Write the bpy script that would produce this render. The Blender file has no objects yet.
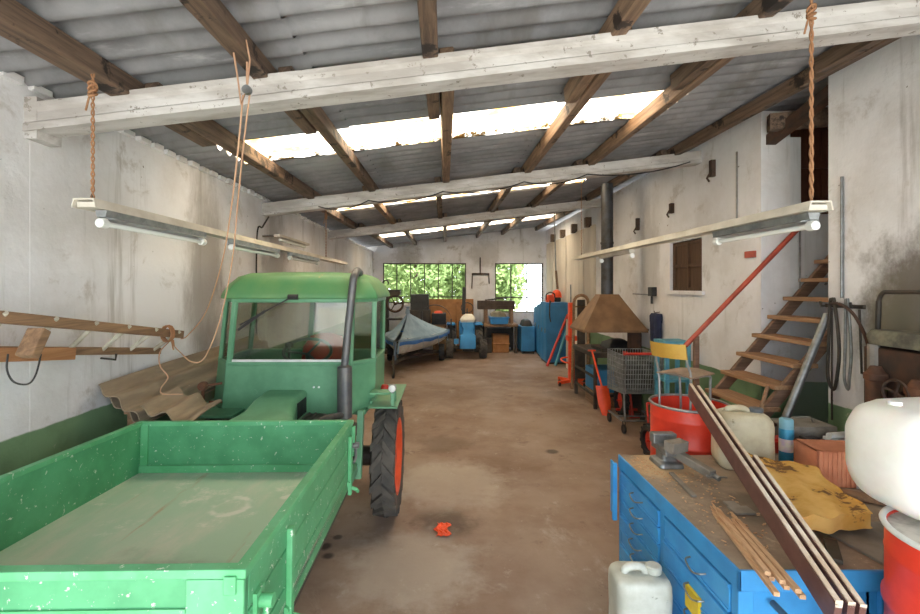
import bpy, math, random
from mathutils import Vector, Matrix
random.seed(7)
C = bpy.context.scene.collection
PI = math.pi
V = Vector
CAMH = 2.0; F = 460.0; VX, VY = 445.0, 287.0
def P(px, py, Y):                       # measuring aid: the point seen at a pixel at distance Y
    return V(((px-VX)*Y/F, Y, CAMH-(py-VY)*Y/F))

# ------------------------------------------------------------------ mesh builder
class MB:
    def __init__(s): s.v=[]; s.f=[]; s.T=None; s.mi=[]; s.m=0
    def add(s, vs, fs):
        b=len(s.v)
        for p in vs:
            p=V(p); s.v.append(s.T@p if s.T else p)
        for f in fs: s.f.append([b+i for i in f]); s.mi.append(s.m)
        return s
    def box(s, a, b):                   # by two corners
        x0,x1=sorted((a[0],b[0])); y0,y1=sorted((a[1],b[1])); z0,z1=sorted((a[2],b[2]))
        return s.add([(x0,y0,z0),(x1,y0,z0),(x1,y1,z0),(x0,y1,z0),(x0,y0,z1),(x1,y0,z1),(x1,y1,z1),(x0,y1,z1)],
              [(3,2,1,0),(4,5,6,7),(0,1,5,4),(1,2,6,5),(2,3,7,6),(3,0,4,7)])
    def hexa(s, p):                     # eight corners, bottom ring then top ring
        return s.add(p,[(3,2,1,0),(4,5,6,7),(0,1,5,4),(1,2,6,5),(2,3,7,6),(3,0,4,7)])
    def bar(s, a, b, w, h, up=(0,0,1)): # rectangular bar from a to b
        a=V(a); b=V(b); d=(b-a).normalized(); u=V(up)
        if abs(d.dot(u))>.98: u=V((0,1,0))
        r=d.cross(u).normalized(); u=r.cross(d).normalized()
        r=r*w/2; u=u*h/2
        return s.add([a-r-u,a+r-u,a+r+u,a-r+u,b-r-u,b+r-u,b+r+u,b-r+u],
              [(0,1,2,3),(7,6,5,4),(0,4,5,1),(1,5,6,2),(2,6,7,3),(3,7,4,0)])
    def tube(s, pts, r, n=8, closed=False, cap=True):
        pts=[V(p) for p in pts]; k=len(pts)
        rs=r if isinstance(r,(list,tuple)) else [r]*k
        rings=[]; nrm=None
        for i,p in enumerate(pts):
            if closed: t=(pts[(i+1)%k]-pts[i-1])
            else: t=(pts[min(i+1,k-1)]-pts[max(i-1,0)])
            t.normalize()
            if nrm is None:
                q=V((0,0,1)) if abs(t.z)<.9 else V((1,0,0))
                nrm=t.cross(q).normalized()
            else:
                nrm=(nrm-t*nrm.dot(t)).normalized()
            bi=t.cross(nrm)
            rings.append([p+(nrm*math.cos(2*PI*j/n)+bi*math.sin(2*PI*j/n))*rs[i] for j in range(n)])
        vs=[q for R in rings for q in R]; fs=[]
        for i in range(k if closed else k-1):
            a=i*n; b=((i+1)%k)*n
            for j in range(n): fs.append((a+j,a+(j+1)%n,b+(j+1)%n,b+j))
        if cap and not closed:
            fs.append(tuple(range(n))[::-1]); fs.append(tuple((k-1)*n+j for j in range(n)))
        return s.add(vs,fs)
    def cyl(s, a, b, r0, r1=None, n=20):
        return s.tube([a,b],[r0,r0 if r1 is None else r1],n)
    def lathe(s, prof, c=(0,0,0), n=32, axis='Z', caps=True):
        c=V(c); vs=[]; fs=[]
        for r,z in prof:
            for j in range(n):
                a=2*PI*j/n; x,y=r*math.cos(a),r*math.sin(a)
                q={'Z':(x,y,z),'X':(z,x,y),'Y':(y,z,x)}[axis]
                vs.append(c+V(q))
        for i in range(len(prof)-1):
            for j in range(n): fs.append((i*n+j,i*n+(j+1)%n,(i+1)*n+(j+1)%n,(i+1)*n+j))
        if caps:
            fs.append(tuple(range(n))[::-1]); fs.append(tuple((len(prof)-1)*n+j for j in range(n)))
        return s.add(vs,fs)
    def prism(s, poly, axis, lo, hi):   # polygon in the two other axes, extruded along axis
        n=len(poly)
        def q(p,t): return {'X':(t,p[0],p[1]),'Y':(p[0],t,p[1]),'Z':(p[0],p[1],t)}[axis]
        vs=[q(p,lo) for p in poly]+[q(p,hi) for p in poly]
        fs=[tuple(range(n))[::-1],tuple(range(n,2*n))]+[(i,(i+1)%n,n+(i+1)%n,n+i) for i in range(n)]
        return s.add(vs,fs)
    def grid(s, fn, nu, nv, thick=0, wrap=False):
        vs=[V(fn(i/nu,j/nv)) for i in range(nu+1) for j in range(nv+1)]
        w=nv+1
        fs=[(i*w+j,i*w+j+1,(i+1)*w+j+1,(i+1)*w+j) for i in range(nu) for j in range(nv)]
        if thick:
            m=len(vs); t=V((0,0,thick)) if not isinstance(thick,Vector) else thick
            vs=vs+[p-t for p in vs]
            fs=fs+[tuple(m+i for i in f)[::-1] for f in fs]
            ed=[(i*w,(i+1)*w) for i in range(nu)]+[((i+1)*w+nv,i*w+nv) for i in range(nu)]+[(j+1,j) for j in range(nv)]+[(nu*w+j,nu*w+j+1) for j in range(nv)]
            fs=fs+[(a,b,m+b,m+a)[::-1] for a,b in ed]
        return s.add(vs,fs)
    def rloft(s, secs, n=6):            # stacked rounded rectangles (z,hx,hy,r[,cx,cy])
        vs=[]; fs=[]; k=4*(n+1)
        for sc in secs:
            z,hx,hy,r=sc[:4]; cx,cy=(sc[4],sc[5]) if len(sc)>4 else (0,0)
            r=min(r,hx*.999,hy*.999)
            for qd,(sx,sy) in enumerate(((1,1),(-1,1),(-1,-1),(1,-1))):
                for j in range(n+1):
                    a=qd*PI/2+j/n*PI/2
                    vs.append((cx+sx*(hx-r)+r*math.cos(a),cy+sy*(hy-r)+r*math.sin(a),z))
        for i in range(len(secs)-1):
            for j in range(k): fs.append((i*k+j,i*k+(j+1)%k,(i+1)*k+(j+1)%k,(i+1)*k+j))
        fs.append(tuple(range(k))[::-1]); fs.append(tuple((len(secs)-1)*k+j for j in range(k)))
        return s.add(vs,fs)
    def build(s, name, mat, parent=None, bevel=0, smooth=None, seg=2):
        me=bpy.data.meshes.new(name); off=V((0,0,0))
        if parent is not None: off=ORG.get(parent.name,V((0,0,0)))
        else:
            xs=[p.x for p in s.v]; ys=[p.y for p in s.v]; zs=[p.z for p in s.v]
            off=V(((min(xs)+max(xs))/2,(min(ys)+max(ys))/2,min(zs)))
        me.from_pydata([p-off for p in s.v],[],s.f)
        mats=mat if isinstance(mat,(list,tuple)) else [mat]
        for m in mats: me.materials.append(m)
        if len(mats)>1: me.polygons.foreach_set('material_index',s.mi)
        me.update()
        o=bpy.data.objects.new(name,me); C.objects.link(o)
        if parent is not None: o.parent=parent; ORG[o.name]=off
        else: o.location=off
        if smooth is not None:
            me.polygons.foreach_set('use_smooth',[True]*len(me.polygons))
            me.set_sharp_from_angle(angle=math.radians(smooth))
        if bevel:
            b=o.modifiers.new('b','BEVEL'); b.width=bevel; b.segments=seg; b.limit_method='ANGLE'; b.angle_limit=math.radians(40)
        return o
ORG={}
def tag(o,label,cat,group=None,kind=None):
    o['label']=label
    if cat: o['category']=cat
    if group: o['group']=group
    if kind: o['kind']=kind
    return o
def thing(name,label,cat,loc,group=None):
    o=bpy.data.objects.new(name,None); C.objects.link(o); o.location=V(loc); ORG[o.name]=V(loc)
    o.empty_display_size=.1
    return tag(o,label,cat,group)
def struct(name,mb,mat,parent=None,label=None,**k):
    o=mb.build(name,mat,parent,**k)
    if parent is None: o['kind']='structure'
    if label: o['label']=label; 
    return o
def copy_tree(o,parent=None):
    c=o.copy(); C.objects.link(c)
    if parent is not None: c.parent=parent
    for ch in list(o.children): copy_tree(ch,c)
    return c
def catenary(a,b,sag,n=12):
    a=V(a); b=V(b)
    return [a.lerp(b,t/n)-V((0,0,sag*4*(t/n)*(1-t/n))) for t in range(n+1)]
def spline(pts,n=8):                    # Catmull-Rom
    pts=[V(p) for p in pts]; out=[]
    for i in range(len(pts)-1):
        p0=pts[max(i-1,0)]; p1=pts[i]; p2=pts[i+1]; p3=pts[min(i+2,len(pts)-1)]
        for k in range(n):
            t=k/n
            out.append(.5*((2*p1)+(p2-p0)*t+(2*p0-5*p1+4*p2-p3)*t*t+(3*p1-p0-3*p2+p3)*t**3))
    return out+[pts[-1]]

# ------------------------------------------------------------------ materials
def lin(c):
    if isinstance(c,str): c=[int(c[i:i+2],16)/255 for i in (0,2,4)]
    return tuple((x/12.92 if x<=.04045 else ((x+.055)/1.055)**2.4) for x in c)+(1,)
class NT:
    def __init__(s,name):
        s.m=bpy.data.materials.new(name); s.m.use_nodes=True; s.t=s.m.node_tree; s.n=s.t.nodes
        s.b=s.n['Principled BSDF']; s.out=s.n['Material Output']
    def new(s,k,**kw):
        n=s.n.new(k)
        for a,b in kw.items(): setattr(n,a,b)
        return n
    def link(s,a,b): s.t.links.new(a,b)
    def coord(s,world=False,stretch=(1,1,1),rot=(0,0,0)):
        g=s.new('ShaderNodeNewGeometry').outputs['Position'] if world else s.new('ShaderNodeTexCoord').outputs['Object']
        mp=s.new('ShaderNodeMapping'); mp.inputs['Scale'].default_value=stretch; mp.inputs['Rotation'].default_value=rot; s.link(g,mp.inputs[0]); return mp.outputs[0]
    def noise(s,co,scale,detail=6,rough=.6,dist=0):
        n=s.new('ShaderNodeTexNoise'); n.inputs['Scale'].default_value=scale; n.inputs['Detail'].default_value=detail
        n.inputs['Roughness'].default_value=rough; n.inputs['Distortion'].default_value=dist; s.link(co,n.inputs['Vector']); return n.outputs['Fac']
    def ramp(s,f,lo,hi,a=0.,b=1.):
        m=s.new('ShaderNodeMapRange'); m.interpolation_type='SMOOTHSTEP'
        for i,v in enumerate((lo,hi,a,b)): m.inputs[1+i].default_value=v
        s.link(f,m.inputs[0]); return m.outputs[0]
    def mix(s,f,a,b):
        m=s.new('ShaderNodeMix',data_type='RGBA')
        for sock,v in ((m.inputs[0],f),(m.inputs[6],a),(m.inputs[7],b)):
            if hasattr(v,'links') or isinstance(v,bpy.types.NodeSocket): s.link(v,sock)
            else: sock.default_value=v
        return m.outputs[2]
    def math(s,op,a,b=0.):
        m=s.new('ShaderNodeMath',operation=op)
        for sock,v in ((m.inputs[0],a),(m.inputs[1],b)):
            if isinstance(v,bpy.types.NodeSocket): s.link(v,sock)
            else: sock.default_value=v
        return m.outputs[0]
    def bump(s,f,strength,dist=.01):
        b=s.new('ShaderNodeBump'); b.inputs['Strength'].default_value=strength; b.inputs['Distance'].default_value=dist
        s.link(f,b.inputs['Height']); s.link(b.outputs[0],s.b.inputs['Normal'])
    def done(s,col,rough=.6,metal=0):
        if isinstance(col,bpy.types.NodeSocket): s.link(col,s.b.inputs['Base Color'])
        else: s.b.inputs['Base Color'].default_value=col
        if isinstance(rough,bpy.types.NodeSocket): s.link(rough,s.b.inputs['Roughness'])
        else: s.b.inputs['Roughness'].default_value=rough
        s.b.inputs['Metallic'].default_value=metal
        return s.m
def M(name,c1,c2=None,scale=6,rough=.6,metal=0,bump=0,bscale=40,chip=None,cscale=14,cth=.62,stretch=(1,1,1),lo=.35,hi=.65):
    t=NT(name); co=t.coord(stretch=stretch); c=lin(c1)
    if c2: c=t.mix(t.ramp(t.noise(co,scale),lo,hi),c,lin(c2))
    if chip:
        co2=t.coord(); c=t.mix(t.ramp(t.noise(co2,cscale,8,.7),cth,cth+.04),c,lin(chip))
    if bump: t.bump(t.noise(co,bscale,4),bump,.004)
    return t.done(c,rough,metal)
def wood(name,c1,c2,axis=1,rough=.75,scale=30,chip=None,cth=.64,cscale=9):
    st=[1,1,1]; st[axis]=.06
    t=NT(name); co=t.coord(stretch=st); f=t.noise(co,scale,6,.7,.6)
    c=t.mix(t.ramp(f,.3,.7),lin(c1),lin(c2))
    if chip: c=t.mix(t.ramp(t.noise(t.coord(),cscale,6,.7),cth,cth+.07),c,lin(chip))
    t.bump(f,.3,.004)
    return t.done(c,rough)
def plaster(name,dado,dirt=1.0):
    t=NT(name); w=t.coord(True)
    c=t.mix(t.ramp(t.noise(w,.9,6,.65),.38,.68),lin('e4e4e7'),lin('cfcdcd'))
    st=t.noise(t.coord(True,(3.2,3.2,.22)),1.3,6,.7)                      # damp streaks
    c=t.mix(t.math('MULTIPLY',t.ramp(st,.56,.73),.62*dirt),c,lin('8d8881'))
    c=t.mix(t.math('MULTIPLY',t.ramp(t.noise(w,2.2,8,.7,.4),.56,.68),.55*dirt),c,lin('a39a90'))
    c=t.mix(t.ramp(t.noise(w,16,3,.5),.73,.77),c,lin('6d665e'))              # small knocks
    sp=t.new('ShaderNodeSeparateXYZ'); t.link(w,sp.inputs[0])
    if dado:
        zz=t.math('ADD',sp.outputs[2],t.math('MULTIPLY',t.noise(w,5,3),.03))
        g=t.mix(t.ramp(t.noise(w,3,6),.4,.75),lin('6c8a66'),lin('5b7556'))
        g=t.mix(t.ramp(t.noise(w,9,6,.7),.66,.72),g,lin('a7a797'))
        c=t.mix(t.ramp(zz,dado,dado+.012),g,c)
    t.soot=None
    t.c=c; t.sp=sp; t.w=w
    t.bump(t.noise(w,11,8,.6),.35,.02)
    return t
def blob(t,c,center,rad,col,amt=.8,st=(1,1,1)):                          # an irregular stain with its own place
    co=t.coord(True,st)
    v=t.new('ShaderNodeVectorMath',operation='DISTANCE'); t.link(co,v.inputs[0]); v.inputs[1].default_value=[center[i]*st[i] for i in range(3)]
    d=t.math('ADD',v.outputs['Value'],t.math('MULTIPLY',t.math('SUBTRACT',t.noise(co,3.5,7,.7),.5),rad*1.5))
    return t.mix(t.math('MULTIPLY',t.ramp(d,rad*.45,rad*1.1,1,0),amt),c,lin(col))

t=plaster('plaster_left',1.2); m_wall_l=t.done(blob(t,blob(t,t.c,(-2.32,4.45,2.0),.42,'8f8a85',.8,(1,1,.35)),(-2.32,6.3,2.3),.5,'7b7671',.6,(1,1,.5)),.85)
t=plaster('plaster_right',1.03,.8)
c=blob(t,t.c,(3.25,3.1,1.8),.55,'5d5348',.9,(1,1,.8)); c=blob(t,c,(3.25,3.35,1.55),.3,'6f6a58',.8,(1,1,.5)); c=blob(t,c,(3.25,2.9,1.3),.45,'4b4238',.8)
c=blob(t,c,(3.25,7.3,2.4),.4,'8f8a85',.5,(1,1,.4)); m_wall_r=t.done(c,.88)
t=plaster('plaster_back',0,1.25); c=blob(t,t.c,(1.3,14.8,3.1),.6,'80766b',.4); c=blob(t,c,(-1.2,14.8,3.0),.5,'8d857c',.6); m_wall_b=t.done(c,.88)
t=plaster('plaster_niche',1.03,.7); m_wall_n=t.done(t.mix(.25,t.c,lin('b8c4cc')),.85)

t=NT('concrete_floor'); w=t.coord(True)
c=t.mix(t.ramp(t.noise(w,.55,8,.65),.35,.65),lin('9b8778'),lin('7d6453'))
c=t.mix(t.math('MULTIPLY',t.ramp(t.noise(t.coord(True,(1,.6,1)),1.5,9,.75,.5),.56,.72),.7),c,lin('b5aaa0'))
c=t.mix(t.math('MULTIPLY',t.ramp(t.noise(w,2.4,8,.7),.56,.7),.7),c,lin('6c5547'))
c=t.mix(t.math('MULTIPLY',t.ramp(t.noise(t.coord(True,(1,.8,1)),5.5,8,.75),.58,.7),.5),c,lin('b9aea4'))
c=t.mix(t.ramp(t.noise(w,24,3,.5),.74,.78),c,lin('5e4c40'))
for ce,r,col,a in (((.0,3.9,0),.33,'54443a',.8),((-.93,3.55,0),.06,'3a302a',.9),((-.87,3.42,0),.05,'3a302a',.9),((-.86,3.68,0),.04,'3a302a',.8),((-.02,5.9,0),.4,'6a5647',.6),((.05,4.7,0),.7,'bcb2a6',.5),((-.25,3.3,0),.6,'bdb4aa',.5),((2.3,8.6,0),.45,'5b4a3e',.6),((1.3,5.6,0),.09,'33291f',.8),((-.2,8.5,0),1.2,'6e5a4b',.35)):
    c=blob(t,c,ce,r,col,a)
t.bump(t.noise(w,14,8,.7),.25,.01); m_floor=t.done(c,t.ramp(t.noise(w,1.7,6),.3,.7,.55,.85))

t=NT('fibre_cement'); w=t.coord(True)
c=t.mix(t.ramp(t.noise(w,1.2,8,.7),.35,.68),lin('8e8e92'),lin('717175'))
c=t.mix(t.math('MULTIPLY',t.ramp(t.noise(t.coord(True,(.5,3,1)),2.5,7,.7),.55,.72),.6),c,lin('b4b4b6'))
c=t.mix(t.math('MULTIPLY',t.ramp(t.noise(t.coord(True,(2,.5,1)),1.1,6),.56,.7),.5),c,lin('5d5852'))
m_roof=t.done(c,.8)
def skymat():
    t=NT('translucent_roof_panel'); w=t.coord(True)
    tr=t.new('ShaderNodeBsdfTranslucent'); df=t.new('ShaderNodeBsdfDiffuse')
    f=t.noise(t.coord(True,(1,2.2,1)),3.2,8,.72)
    col=t.mix(t.ramp(f,.42,.6),lin('fff4dc'),lin('e0a850')); t.link(col,tr.inputs[0])
    df.inputs[0].default_value=lin('6f5a38')
    gc=t.new('ShaderNodeTexCoord'); sp=t.new('ShaderNodeSeparateXYZ'); t.link(gc.outputs['Generated'],sp.inputs[0])
    far=sp.outputs[1]
    e=t.math('ADD',t.math('ABSOLUTE',t.math('SUBTRACT',far,.42)),t.math('MULTIPLY',t.math('SUBTRACT',t.noise(t.coord(True,(1,1,1)),4.5,8,.75),.5),.8))
    moss=t.math('MAXIMUM',t.ramp(e,.43,.47),t.ramp(f,.7,.72))
    mx=t.new('ShaderNodeMixShader'); t.link(moss,mx.inputs[0]); t.link(tr.outputs[0],mx.inputs[1]); t.link(df.outputs[0],mx.inputs[2])
    t.link(mx.outputs[0],t.out.inputs[0]); return t.m
m_sky=skymat()
def glassmat(name,transp,transl,tint,rough=.05):
    t=NT(name); a=t.new('ShaderNodeBsdfTransparent'); a.inputs[0].default_value=lin(tint)
    g=t.new('ShaderNodeBsdfGlossy'); g.inputs['Roughness'].default_value=rough
    s=t.new('ShaderNodeBsdfTranslucent'); s.inputs[0].default_value=lin(tint)
    m1=t.new('ShaderNodeMixShader'); m1.inputs[0].default_value=transl; t.link(a.outputs[0],m1.inputs[1]); t.link(s.outputs[0],m1.inputs[2])
    m2=t.new('ShaderNodeMixShader'); m2.inputs[0].default_value=1-transp; t.link(m1.outputs[0],m2.inputs[1]); t.link(g.outputs[0],m2.inputs[2])
    t.link(m2.outputs[0],t.out.inputs[0]); return t.m
m_glass=glassmat('clear_glass',.93,.04,'f4f8f6')
def frosted(name,tint,rough,tl):
    t=NT(name); a=t.new('ShaderNodeBsdfRefraction'); a.inputs['Color'].default_value=lin(tint); a.inputs['Roughness'].default_value=rough; a.inputs['IOR'].default_value=1.4
    s=t.new('ShaderNodeBsdfTranslucent'); s.inputs[0].default_value=lin(tint); m=t.new('ShaderNodeMixShader'); m.inputs[0].default_value=tl
    t.link(a.outputs[0],m.inputs[1]); t.link(s.outputs[0],m.inputs[2]); t.link(m.outputs[0],t.out.inputs[0]); return t.m
m_reeded=frosted('frosted_glass','b9c2ad',.5,.5); m_reeded2=frosted('half_frosted_glass','e6ecd8',.28,.25)
m_cabglass=glassmat('cab_glass',.955,.03,'e6e9e4')

m_conc=M('beam_concrete','cbc8c6','a8a29d',3.5,.85,bump=.4,bscale=25,chip='8c857e',cscale=16,cth=.6,stretch=(.6,2,2))
m_purlin=wood('purlin_timber','7a6453','4b3c32',1,chip='241b17',cth=.54,cscale=4)
m_purlin2=wood('purlin_timber_light','957a62','675243',1,chip='33261f',cth=.57,cscale=4)
m_batten=M('rail_batten','cfc9bd','b8b0a2',4,.7)
m_white=M('lamp_white','e6e8e6','d2d4d0',8,.4); m_tube=M('tube_glass','eef1ee',rough=.2); m_alu=M('zinc','a9acad','8c8f90',10,.45,.6)
m_gbed=M('bed_green_paint','59a676','4a9466',5,.5,chip='d3d9c8',cscale=38,cth=.612)
m_gbed2=M('bed_green_rim','66b381','54a46f',6,.5,chip='e3e6da',cscale=30,cth=.62)
m_gcab=M('cab_green_paint','699f7b','5a906d',4,.42,chip='8fb89a',cscale=18,cth=.7)
m_groof=M('cab_roof_green','4c8655','658f58',2.5,.5,chip='8a8f5a',cscale=6,cth=.64)
t=NT('bed_floor_worn'); co=t.coord(True)
c=t.mix(t.ramp(t.noise(t.coord(True,(1.6,.5,1)),1.8,7,.65),.4,.62),lin('a9c4ac'),lin('c6c9b8'))
c=t.mix(t.math('MULTIPLY',t.ramp(t.noise(t.coord(True,(4,.35,1),(0,0,.35)),2.2,7,.7),.58,.68),.75),c,lin('b08a66'))
c=t.mix(t.math('MULTIPLY',t.ramp(t.noise(co,4,9,.8),.53,.66),.85),c,lin('d6d6c9'))
c=blob(t,c,(-1.15,1.55,.84),.42,'7d8378',.6)
for ce,r,ir in (((-1.12,2.4,.84),.13,.095),((-.82,2.45,.84),.13,.09)):
    v=t.new('ShaderNodeVectorMath',operation='DISTANCE'); t.link(t.coord(True,(1,1,0)),v.inputs[0]); v.inputs[1].default_value=(ce[0],ce[1],0)
    d=t.math('ABSOLUTE',t.math('SUBTRACT',t.math('ADD',v.outputs['Value'],t.math('MULTIPLY',t.math('SUBTRACT',t.noise(co,9,4),.5),.09)),ir))
    c=t.mix(t.math('MULTIPLY',t.ramp(d,.012,.035,1,0),t.ramp(t.noise(co,4,3),.47,.58)),c,lin('d6d8cc'))
t.bump(t.noise(co,30,6),.15,.003); m_bedfloor=t.done(c,.6)
m_rubber=M('tyre_rubber','4a4744','5e5851',6,.85,bump=.3); m_black=M('black_plastic','1e1e20','2b2a29',8,.55); m_dark=M('dark_iron','3a3632','4d443b',7,.6,.3)
m_orange=M('rim_orange','e2562b','cc4a24',6,.5); m_exh=M('exhaust_grey','5a5c60','6e6d6b',8,.45,.5); m_rust=M('rusty_iron','553c2f','7a5038',6,.8,.2,bump=.3)
m_rustd=M('rust_dark','3a302a','553b2d',5,.85,.1,bump=.3)
m_red=M('drum_red','f04a34','e2402c',5,.38,chip='5b2b22',cscale=10,cth=.7); m_redd=M('frame_red','c93a2a','b23325',6,.5); m_handrail=M('handrail_red','b4503c','984232',6,.5)
m_blue=M('bench_blue','3a95d4','3487c4',4,.5,chip='8db4d0',cscale=20,cth=.68); m_blue2=M('bench_blue_drawer','378fd2','429edb',6,.45,chip='9cc0d8',cscale=24,cth=.69)
m_bluel=M('locker_blue','3a86bd','3378aa',3,.5,chip='52616b',cscale=5,cth=.66)
t=NT('bench_top_wood'); co=t.coord(True)
c=t.mix(t.ramp(t.noise(co,4,8,.7),.35,.65),lin('9a8875'),lin('806f5f')); c=t.mix(t.math('MULTIPLY',t.ramp(t.noise(co,7,8,.8),.56,.7),.8),c,lin('bba98f'))
c=blob(t,c,(1.45,3.1,.8),.28,'c4a982',.8); c=blob(t,c,(1.7,2.5,.8),.25,'4f453c',.6); c=t.mix(t.ramp(t.noise(co,60,3),.68,.73),c,lin('c9b795')); m_btop=t.done(c,.8)
m_canw=M('white_plastic','f3f2ee','e8e6e0',3,.35); m_canw.node_tree.nodes['Principled BSDF'].inputs['Subsurface Weight'].default_value=.25
m_candirty=M('dirty_plastic','d3cdb4','b9ae92',5,.5,chip='8f8468',cscale=6,cth=.62); m_canfloor=M('grey_white_plastic','c9cbc3','aeb0a5',5,.45,chip='8f9488',cscale=8,cth=.63)
m_cap=M('cap_grey','5d6268',rough=.5); m_canbluec=M('can_blue','3f9fc8','2f8ab8',12,.35,.2); m_label=M('can_label','f1ead0','e6d4e2',20,.5)
m_foam=M('foam_yellow','e6be72','d3a24e',5,.95,bump=.8,bscale=30,chip='7d5a34',cscale=4.5,cth=.57); m_brick=M('clay_brick','d8906e','cb8260',9,.85,bump=.4,chip='cfc6bb',cscale=7,cth=.66)
m_lam=M('laminate_brown','6e4c45','5b3d38',8,.5); m_lamedge=M('laminate_edge','e3d9c9','cdb99f',9,.6); m_split=wood('split_wood','d9b691','b08560',1,.8,45)
m_oldwood=wood('old_wood','9a7a5c','6e5440',1); m_tread=wood('stair_wood','ac8664','876548',1); m_stringer=wood('stringer_wood','856855','624a3b',0)
m_plank=wood('orange_plank','b0805a','976743',1); m_greyboard=M('grey_steel_plate','8d877f','7a736a',8,.6,.2)
m_sheet=M('old_sheet','a08f78','8a7a66',3,.9,stretch=(4,.6,4),chip='c9bda8',cscale=5,cth=.66)
m_rope=M('rope_orange','94694a','a57a58',30,.9); m_string=M('string_pink','bb9478',rough=.9); m_steel=M('dull_steel','8f9294','7a7a79',12,.4,.7)
m_tarp=M('tarp_greyblue','93aabc','7d97aa',4,.75,bump=.5,bscale=12); m_tarpb=M('tarp_blue','3f7cca','376fb8',5,.6); m_hull=M('hull_white','d8d6cf','bdb9b0',4,.5)
m_copper=M('hood_brown','8a6a4c','75583f',4,.55,.35); m_yply=M('chair_ply','c9a24a','b98f3c',5,.5); m_seat=M('chair_seat','9c8672','866f5c',6,.6)
m_jeans=M('denim','2c3350','252b44',12,.9); m_brownboard=wood('brown_boards','6a3b28','55301f',2); m_shut=wood('shutter_wood','5d4330','453022',2)
m_teal=M('stand_teal','5fa3b8','4d90a8',6,.5); m_orangeb=M('tool_orange','f0562a','e04a20',6,.45); m_card=M('cardboard','a9794e','95683f',5,.85); m_beige=M('beige_panel','d2c8b9','beb3a4',2,.8,stretch=(1,1,.3))
m_leaf1=None
def leafmat(name,a,b):
    t=NT(name); d=t.new('ShaderNodeBsdfDiffuse'); s=t.new('ShaderNodeBsdfTranslucent'); c=t.mix(t.ramp(t.noise(t.coord(True),1.5,4),.35,.65),lin(a),lin(b))
    t.link(c,d.inputs[0]); t.link(c,s.inputs[0]); m=t.new('ShaderNodeMixShader'); m.inputs[0].default_value=.5
    t.link(d.outputs[0],m.inputs[1]); t.link(s.outputs[0],m.inputs[2]); t.link(m.outputs[0],t.out.inputs[0]); return t.m
m_leaf=leafmat('leaf_green','66794a','8da066'); m_bark=M('bark','5a4a3a','443629',8,.9)
# ================================================================== SETTING
XL, XR, YB, YF = -2.32, 3.25, 14.8, -1.0
def roofz(x,y=2.6): return 3.42+.12*x+.015*(y-2.6)
mb=MB(); mb.box((-2.6,YF,-.1),(5.1,YB+.3,0)); struct('floor',mb,m_floor)
mb=MB(); mb.box((-30,-40,-.3),(40,60,-.104)); g=struct('ground',mb,M('outside_ground','b9b3a6','a8a394',1,.9))
def wallcells(mb,axis,t0,t1,us,zs,holes):
    for i in range(len(us)-1):
        for j in range(len(zs)-1):
            if (i,j) in holes: continue
            if axis=='X': mb.box((t0,us[i],zs[j]),(t1,us[i+1],zs[j+1]))
            else: mb.box((us[i],t0,zs[j]),(us[i+1],t1,zs[j+1]))
mb=MB(); mb.box((XL-.25,YF,0),(XL,YB,3.135))
for k in range(90):                                                   # ragged mortar fillet under the corrugated edge
    y=YF+k*.177; mb.box((XL-.01,y+.02,3.10),(XL+.025+.02*random.random(),y+.14,3.13+.02*random.random()))
struct('wall_left',mb,m_wall_l)
mb=MB()
for y in (2.6,5.9,9.2): mb.box((XL-.05,y-.03,0),(XL+.0015,y+.2,3.0))
struct('trim_1',mb,m_wall_l,label='shallow plastered piers of the left wall under the beams')
mb=MB(); YN0,YN1=3.9,4.73
wallcells(mb,'X',XR,XR+.3,[YF,YN0,YN1,5.82,6.64,YB],[0,1.95,2.63,3.81],{(1,0),(1,1),(1,2),(3,1)})
mb.box((XR+.18,5.82,1.95),(XR+.3,6.64,2.63))
struct('wall_right',mb,m_wall_r)
mb=MB(); mb.box((XR+.3,YN1,0),(3.66,YN1+.15,3.54)); mb.box((3.66,YN1,0),(5.0,YN1+.15,2.75)); mb.box((3.6,5.25,0),(5.0,5.4,2.82)); mb.box((4.95,YN0-.2,0),(5.1,5.4,4.05)); mb.box((XR+.3,YN0-.2,0),(5.1,YN0,4.05)); mb.box((3.5,YN1+.1,0),(3.62,5.4,3.4))
struct('wall_niche',mb,m_wall_n)
d1=MB(); d1.box((3.3,5.25,2.82),(4.95,5.3,4.05))
for x in (3.55,3.8,4.05,4.3): d1.box((x-.008,5.24,2.82),(x+.008,5.252,4.05))
d1.box((3.6,5.22,3.35),(4.95,5.26,3.43)); struct('door_1',d1,m_brownboard,label='dark red brown plank partition above the stair head')
mb=MB(); wallcells(mb,'Y',YB,YB+.25,[XL-.25,-2.0,.68,1.61,3.16,XR+.3],[0,1.18,1.48,2.77,4.0],{(1,2),(3,1),(3,2)})
struct('wall_back',mb,m_wall_b)
# near end: the open gateway the photographer stands in
mb=MB(); mb.box((XL-.25,YF-.2,3.02),(XR+.3,YF,4.2)); struct('wall_front',mb,m_wall_n)
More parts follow.
